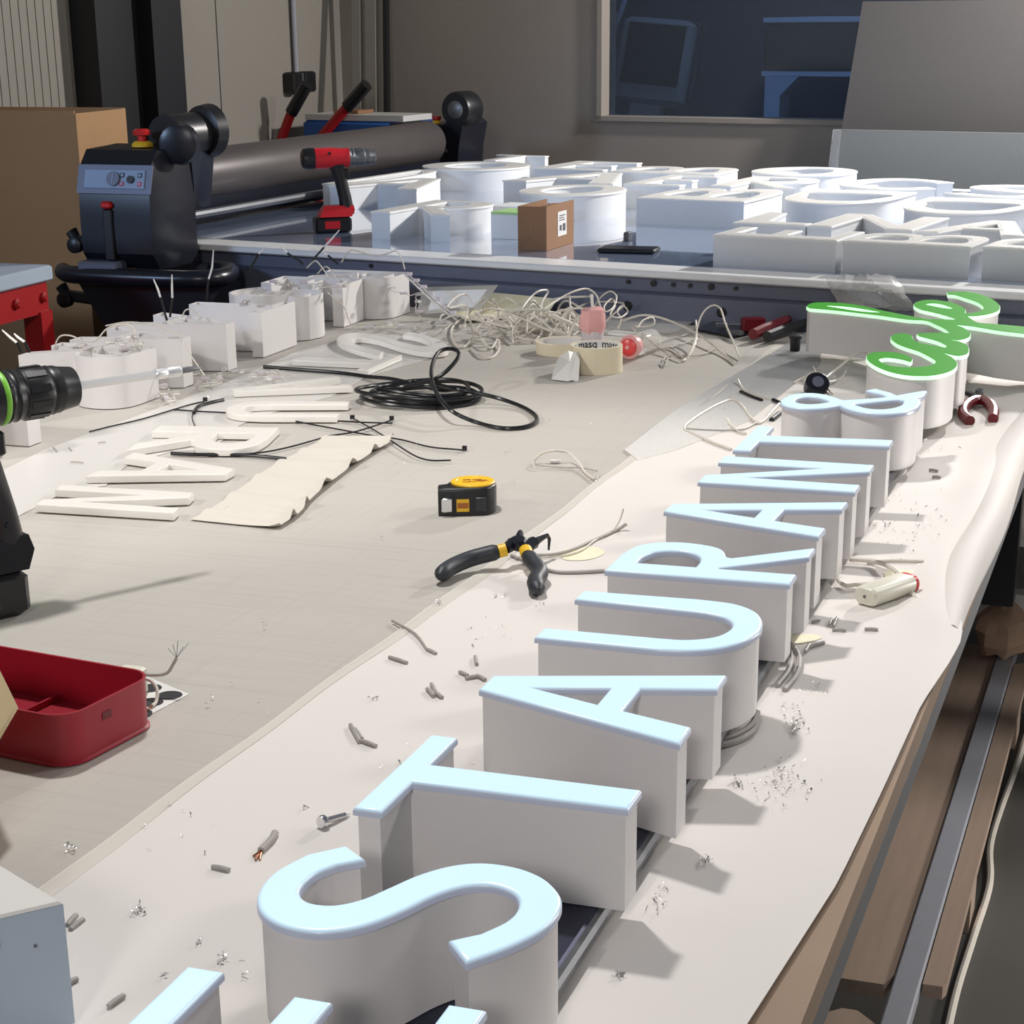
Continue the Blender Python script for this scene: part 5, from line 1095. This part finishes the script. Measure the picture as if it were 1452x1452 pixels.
def wall(name, p0_, p1_, off, z0, z1, mm='card_d'):
    MB().rings([[p0_+Vector((0, 0, z0)), p1_+Vector((0, 0, z0)), p1_+off+Vector((0, 0, z0)), p0_+off+Vector((0, 0, z0))], [p0_+Vector((0, 0, z1)), p1_+Vector((0, 0, z1)), p1_+off+Vector((0, 0, z1)), p0_+off+Vector((0, 0, z1))]]).build(name, M[mm], ct)
wall('front_panel', cq(0, 0, 0), cq(wA, 0, 0), vC*.003, 0, hC)
wall('side_panel', cq(wA-.003, .0032, 0), cq(wA-.003, lC, 0), uA*.003, 0, hC)
wall('side_panel', cq(0, .0032, 0), cq(0, lC, 0), uA*.003, 0, hC)
wall('back_panel', cq(.0032, lC-.003, 0), cq(wA-.0032, lC-.003, 0), vC*.003, 0, hC-.012)
MB().rings([[cq(.0032, .0032, .001), cq(wA-.0032, .0032, .001), cq(wA-.0032, lC-.0032, .001), cq(.0032, lC-.0032, .001)], [cq(.0032, .0032, .003), cq(wA-.0032, .0032, .003), cq(wA-.0032, lC-.0032, .003), cq(.0032, lC-.0032, .003)]]).build('bottom', M['card_d'], ct)
for s0, s1, z0, z1 in ((.002, .028, .0, .0),): pass
b = MB()
for (sa, za), (sb, zb) in (((.0, .088), (.5, .062)), ((.5, .062), (.5, .034)), ((.5, .034), (.0, .008))):
    p_, q_ = cq(sa*wA, -.0006, za), cq(sb*wA, -.0006, zb); b.tube([p_, q_], .0012, 5)
b.build('fold_line', M['card'], ct)
ly0, ly1 = .40*lC, .72*lC
lb_ = MB().rings([[cq(wA+.0002, ly0, .024), cq(wA+.0008, ly0, .024), cq(wA+.0008, ly1, .024), cq(wA+.0002, ly1, .024)], [cq(wA+.0002, ly0, .078), cq(wA+.0008, ly0, .078), cq(wA+.0008, ly1, .078), cq(wA+.0002, ly1, .078)]]).build('white_label', M['label'], ct)
for (a_, b_, z0, z1) in ((.15, .85, .068, .070), (.15, .7, .063, .065), (.15, .8, .058, .060), (.2, .42, .036, .048), (.55, .85, .034, .050)):
    l0, l1 = ly0+(ly1-ly0)*a_, ly0+(ly1-ly0)*b_
    MB().rings([[cq(wA+.0009, l0, z0), cq(wA+.0012, l0, z0), cq(wA+.0012, l1, z0), cq(wA+.0009, l1, z0)], [cq(wA+.0009, l0, z1), cq(wA+.0012, l0, z1), cq(wA+.0012, l1, z1), cq(wA+.0009, l1, z1)]]).build('label_print', M['steel'], lb_)
MB().rings([[cq(wA-.02, .02, hC-.002), cq(wA-.003, .02, hC-.002), cq(wA-.003, lC*.55, hC-.002), cq(wA-.02, lC*.55, hC-.002)], [cq(wA-.022, .02, hC-.001), cq(wA-.003, .02, hC), cq(wA-.003, lC*.55, hC), cq(wA-.022, lC*.55, hC-.001)]]).build('inner_flap', M['card_d'], ct)
sg = P(718, 338, 1.0); t = thing('green_letter', 'small white letter with a pale green face beside the brown carton', 'letter', (sg.x, sg.y, 1.0))
rr_ = [RF(x, y, 0) for x, y in ((-1.163, .37), (-1.09, .37), (-1.09, .46), (-1.163, .46))]
MB().poly([[(v.x, v.y) for v in rr_]], 1.0004, 1.056).build('side_wall', M['alu_far'], t); MB().poly([[(v.x, v.y) for v in rr_]], 1.0563, 1.062, bev=.001, steps=1).build('green_face', mat('pale_green_film', (176, 218, 148), .45), t)
wb2 = [RF(x, y, 0) for x, y in ((-1.29, .60), (-1.12, .60), (-1.12, .70), (-1.29, .70))]
t = thing('white_block', 'plain low white block with small metal bits on top behind the lone R', 'block', (wb2[0].x, wb2[0].y, 1.0))
MB().poly([[(v.x, v.y) for v in wb2]], 1.0004, 1.05).build('body', M['alu_far'], t)
for k in range(3): p = RF(-1.17+.02*k, .63+.01*k, 1.0502); MB().lathe([(.003, 0), (.006, .004), (.003, .010)], 7, frame(p, (1, .3*k, 0)) @ Matrix.Rotation(.9, 4, 'X')).build('metal_bit', M['steel'], t)

# ------------------------------------------------------------------ offcuts, screw, chips
def off(u0, v0, u1, v1, label, m='cable_g', r=.0019, g=None, bend=0.):
    a, c = P(u0, v0, .9035), P(u1, v1, .9035); md = (a+c)*.5+Vector((-(c-a).y, (c-a).x, 0))*bend+Vector((0, 0, .0006))
    return tag(MB().tube(cr([a, md, c], 3), r, 7).build('wire_offcut', M[m]), label, 'offcut', g)
GO = 'cut grey cable bits on the cream paper'; LO = 'short cut bit of grey cable sheath lying on the cream paper'
cop = thing('copper_offcut', 'cut cable end with bare copper strands above the big S', 'offcut', tuple(P(374, 1198)))
MB().tube(cr([P(390, 1181, .904), P(384, 1192, .904), P(370, 1206, .904)], 4), .0030, 8).build('sheath', M['cable_g'], cop)
for k in range(4): MB().tube([P(371, 1205, .904), P(359+3*k, 1214+(k % 2)*5, .903)], .0008, 5).build('strand', M['copper'], cop)
off(556, 880, 606, 922, 'longest grey cable offcut lying across the paper edge', r=.0014, bend=.06); off(606, 921, 618, 927, 'short grey bit at the near end of the longest offcut', r=.0021)
for q, lb in (((552, 932, 577, 940), 'straight grey offcut just below the longest one'), ((497, 1028, 510, 1052), 'left one of three grey offcuts left of the nearer T top'), ((503, 1034, 513, 1048), 'middle one of three grey offcuts left of the nearer T top'), ((511, 1050, 533, 1058), 'right one of three grey offcuts left of the nearer T top'),
              ((301, 1229, 325, 1234), 'lone grey offcut left of the copper ended one'), ((154, 1427, 175, 1412), 'grey offcut nearest the lower frame edge beside the E'), ((97, 1395, 109, 1388), 'grey offcut touching the right side of the white metal box'), ((96, 1312, 108, 1298), 'left of two parallel offcuts beside the white metal box'), ((100, 1318, 118, 1304), 'right of two parallel offcuts beside the white metal box'),
              ((652, 953, 663, 958), 'left of three grey offcuts before the apex of the near A'), ((660, 962, 678, 959), 'middle of three grey offcuts before the apex of the near A'), ((676, 958, 688, 964), 'grey offcut touching the apex of the near A'), ((674, 931, 676, 942), 'upright pointing grey offcut above the apex of the near A'),
              ((612, 970, 617, 981), 'upper of three small offcuts left of the near A'), ((614, 981, 627, 989), 'lower of three small offcuts left of the near A'), ((606, 977, 615, 987), 'left of three small offcuts left of the near A'),
              ((1146, 918, 1168, 911), 'long grey offcut right of the hanging cables of the R'), ((1142, 924, 1148, 914), 'short grey offcut touching the long one beside the R'), ((1182, 888, 1187, 876), 'right of two upright offcuts before the driver'), ((1176, 886, 1180, 878), 'left of two upright offcuts before the driver'), ((1152, 882, 1162, 879), 'grey offcut against the leg of the R'),
              ((1226, 892, 1245, 893), 'right of two flat offcuts in a row before the driver'), ((1180, 893, 1200, 894), 'left of two flat offcuts in a row before the driver'), ((1283, 635, 1297, 632), 'dark offcut in the shadow behind the ampersand'), ((1318, 666, 1330, 668), 'upper dark offcut in the shadow of the ampersand'), ((1322, 676, 1334, 677), 'lower dark offcut in the shadow of the ampersand')):
    off(*q, lb, r=.0021 if q[1] > 900 else .0018)
for q, lb in (((75, 634, 81, 640), 'left one of two slanted wire bits on the white film'), ((100, 655, 118, 656), 'lowest flat wire bit on the white film'), ((214, 627, 226, 628), 'wire bit on the white film beside the acrylic R'), ((139, 628, 150, 627), 'flat wire bit in the middle of the white film'), ((97, 634, 101, 639), 'right one of two slanted wire bits on the white film'), ((143, 697, 148, 703), 'wire bit lying on the loose acrylic N')):
    off(*q, lb, r=.0009)
sw = thing('screw', 'bright metal screw lying left of the near T', 'screw', tuple(P(470, 1160)))
a, c = P(458, 1165, .907), P(490, 1156, .904)
MB().lathe([(.0048, -.003), (.0055, -.001), (.0055, .001), (.004, .003)], 12, axis_x(a, c-a)).build('head', M['chrome'], sw)
th2 = [((.0020 if k % 2 else .0027), k*.0011) for k in range(int((c-a).length/.0011))]
MB().lathe(th2+[(.0004, (c-a).length+.003)], 10, axis_x(a.lerp(c, .08), c-a)).build('thread', M['chrome'], sw)
random.seed(77); b = MB()
def chip(p, s):
    X = Matrix.Translation(p) @ Matrix.Rotation(random.uniform(0, 6.3), 4, 'Z') @ Matrix.Rotation(random.uniform(-.8, .8), 4, 'X')
    w_ = s*random.uniform(.15, .4); pr = []
    for k in range(4): pr.append(((k/3-.5)*s, s*.35*math.sin(k*1.6+random.uniform(0, 2))))
    vs = [X @ Vector((x, y, z)) for x, z in pr for y in (-w_/2, w_/2)]
    b.add(vs, [(2*k, 2*k+2, 2*k+3, 2*k+1) for k in range(3)])
CL = [(198, 1298, 9, 20), (104, 1208, 12, 14), (315, 1367, 9, 12), (878, 1388, 8, 14), (1130, 1030, 14, 30), (1120, 1005, 22, 16), (1045, 1115, 14, 22), (1110, 1110, 45, 70), (1125, 1040, 8, 16), (1310, 755, 30, 26), (1258, 753, 14, 20), (1300, 718, 40, 22), (1275, 790, 40, 18), (1330, 640, 30, 14), (620, 858, 8, 12), (703, 848, 6, 6), (715, 849, 5, 5), (765, 860, 10, 8), (845, 680, 8, 8), (720, 690, 10, 6), (722, 640, 10, 4), (233, 1390, 6, 5), (284, 1340, 8, 8), (350, 1390, 8, 5), (433, 1150, 4, 4), (530, 995, 5, 4), (376, 884, 6, 5), (375, 892, 4, 3), (540, 766, 4, 3), (322, 724, 3, 3), (190, 715, 3, 2), (1000, 1225, 12, 10), (935, 1290, 20, 8), (870, 1245, 20, 6), (940, 1270, 16, 6), (700, 905, 40, 12), (560, 640, 60, 6), (380, 1330, 60, 10), (260, 1180, 60, 8), (800, 610, 90, 8), (1050, 560, 60, 6), (350, 990, 60, 5), (600, 1080, 70, 8), (895, 1180, 8, 5), (1160, 980, 20, 8), (300, 560, 40, 8), (1195, 700, 10, 6)]
for u, v, sp, n in CL:
    for k in range(n):
        p = P(u+random.gauss(0, sp*.5), v+random.gauss(0, sp*.35)); p.z = .9040
        chip(p, random.uniform(.0016, .0046)*(1.1 if v > 900 else 1))
o = b.build('metal_swarf', M['swarf'], smooth=0); tag(o, 'scattered bright aluminium chips over the bench sheet and paper', 'metal chips'); o['kind'] = 'stuff'
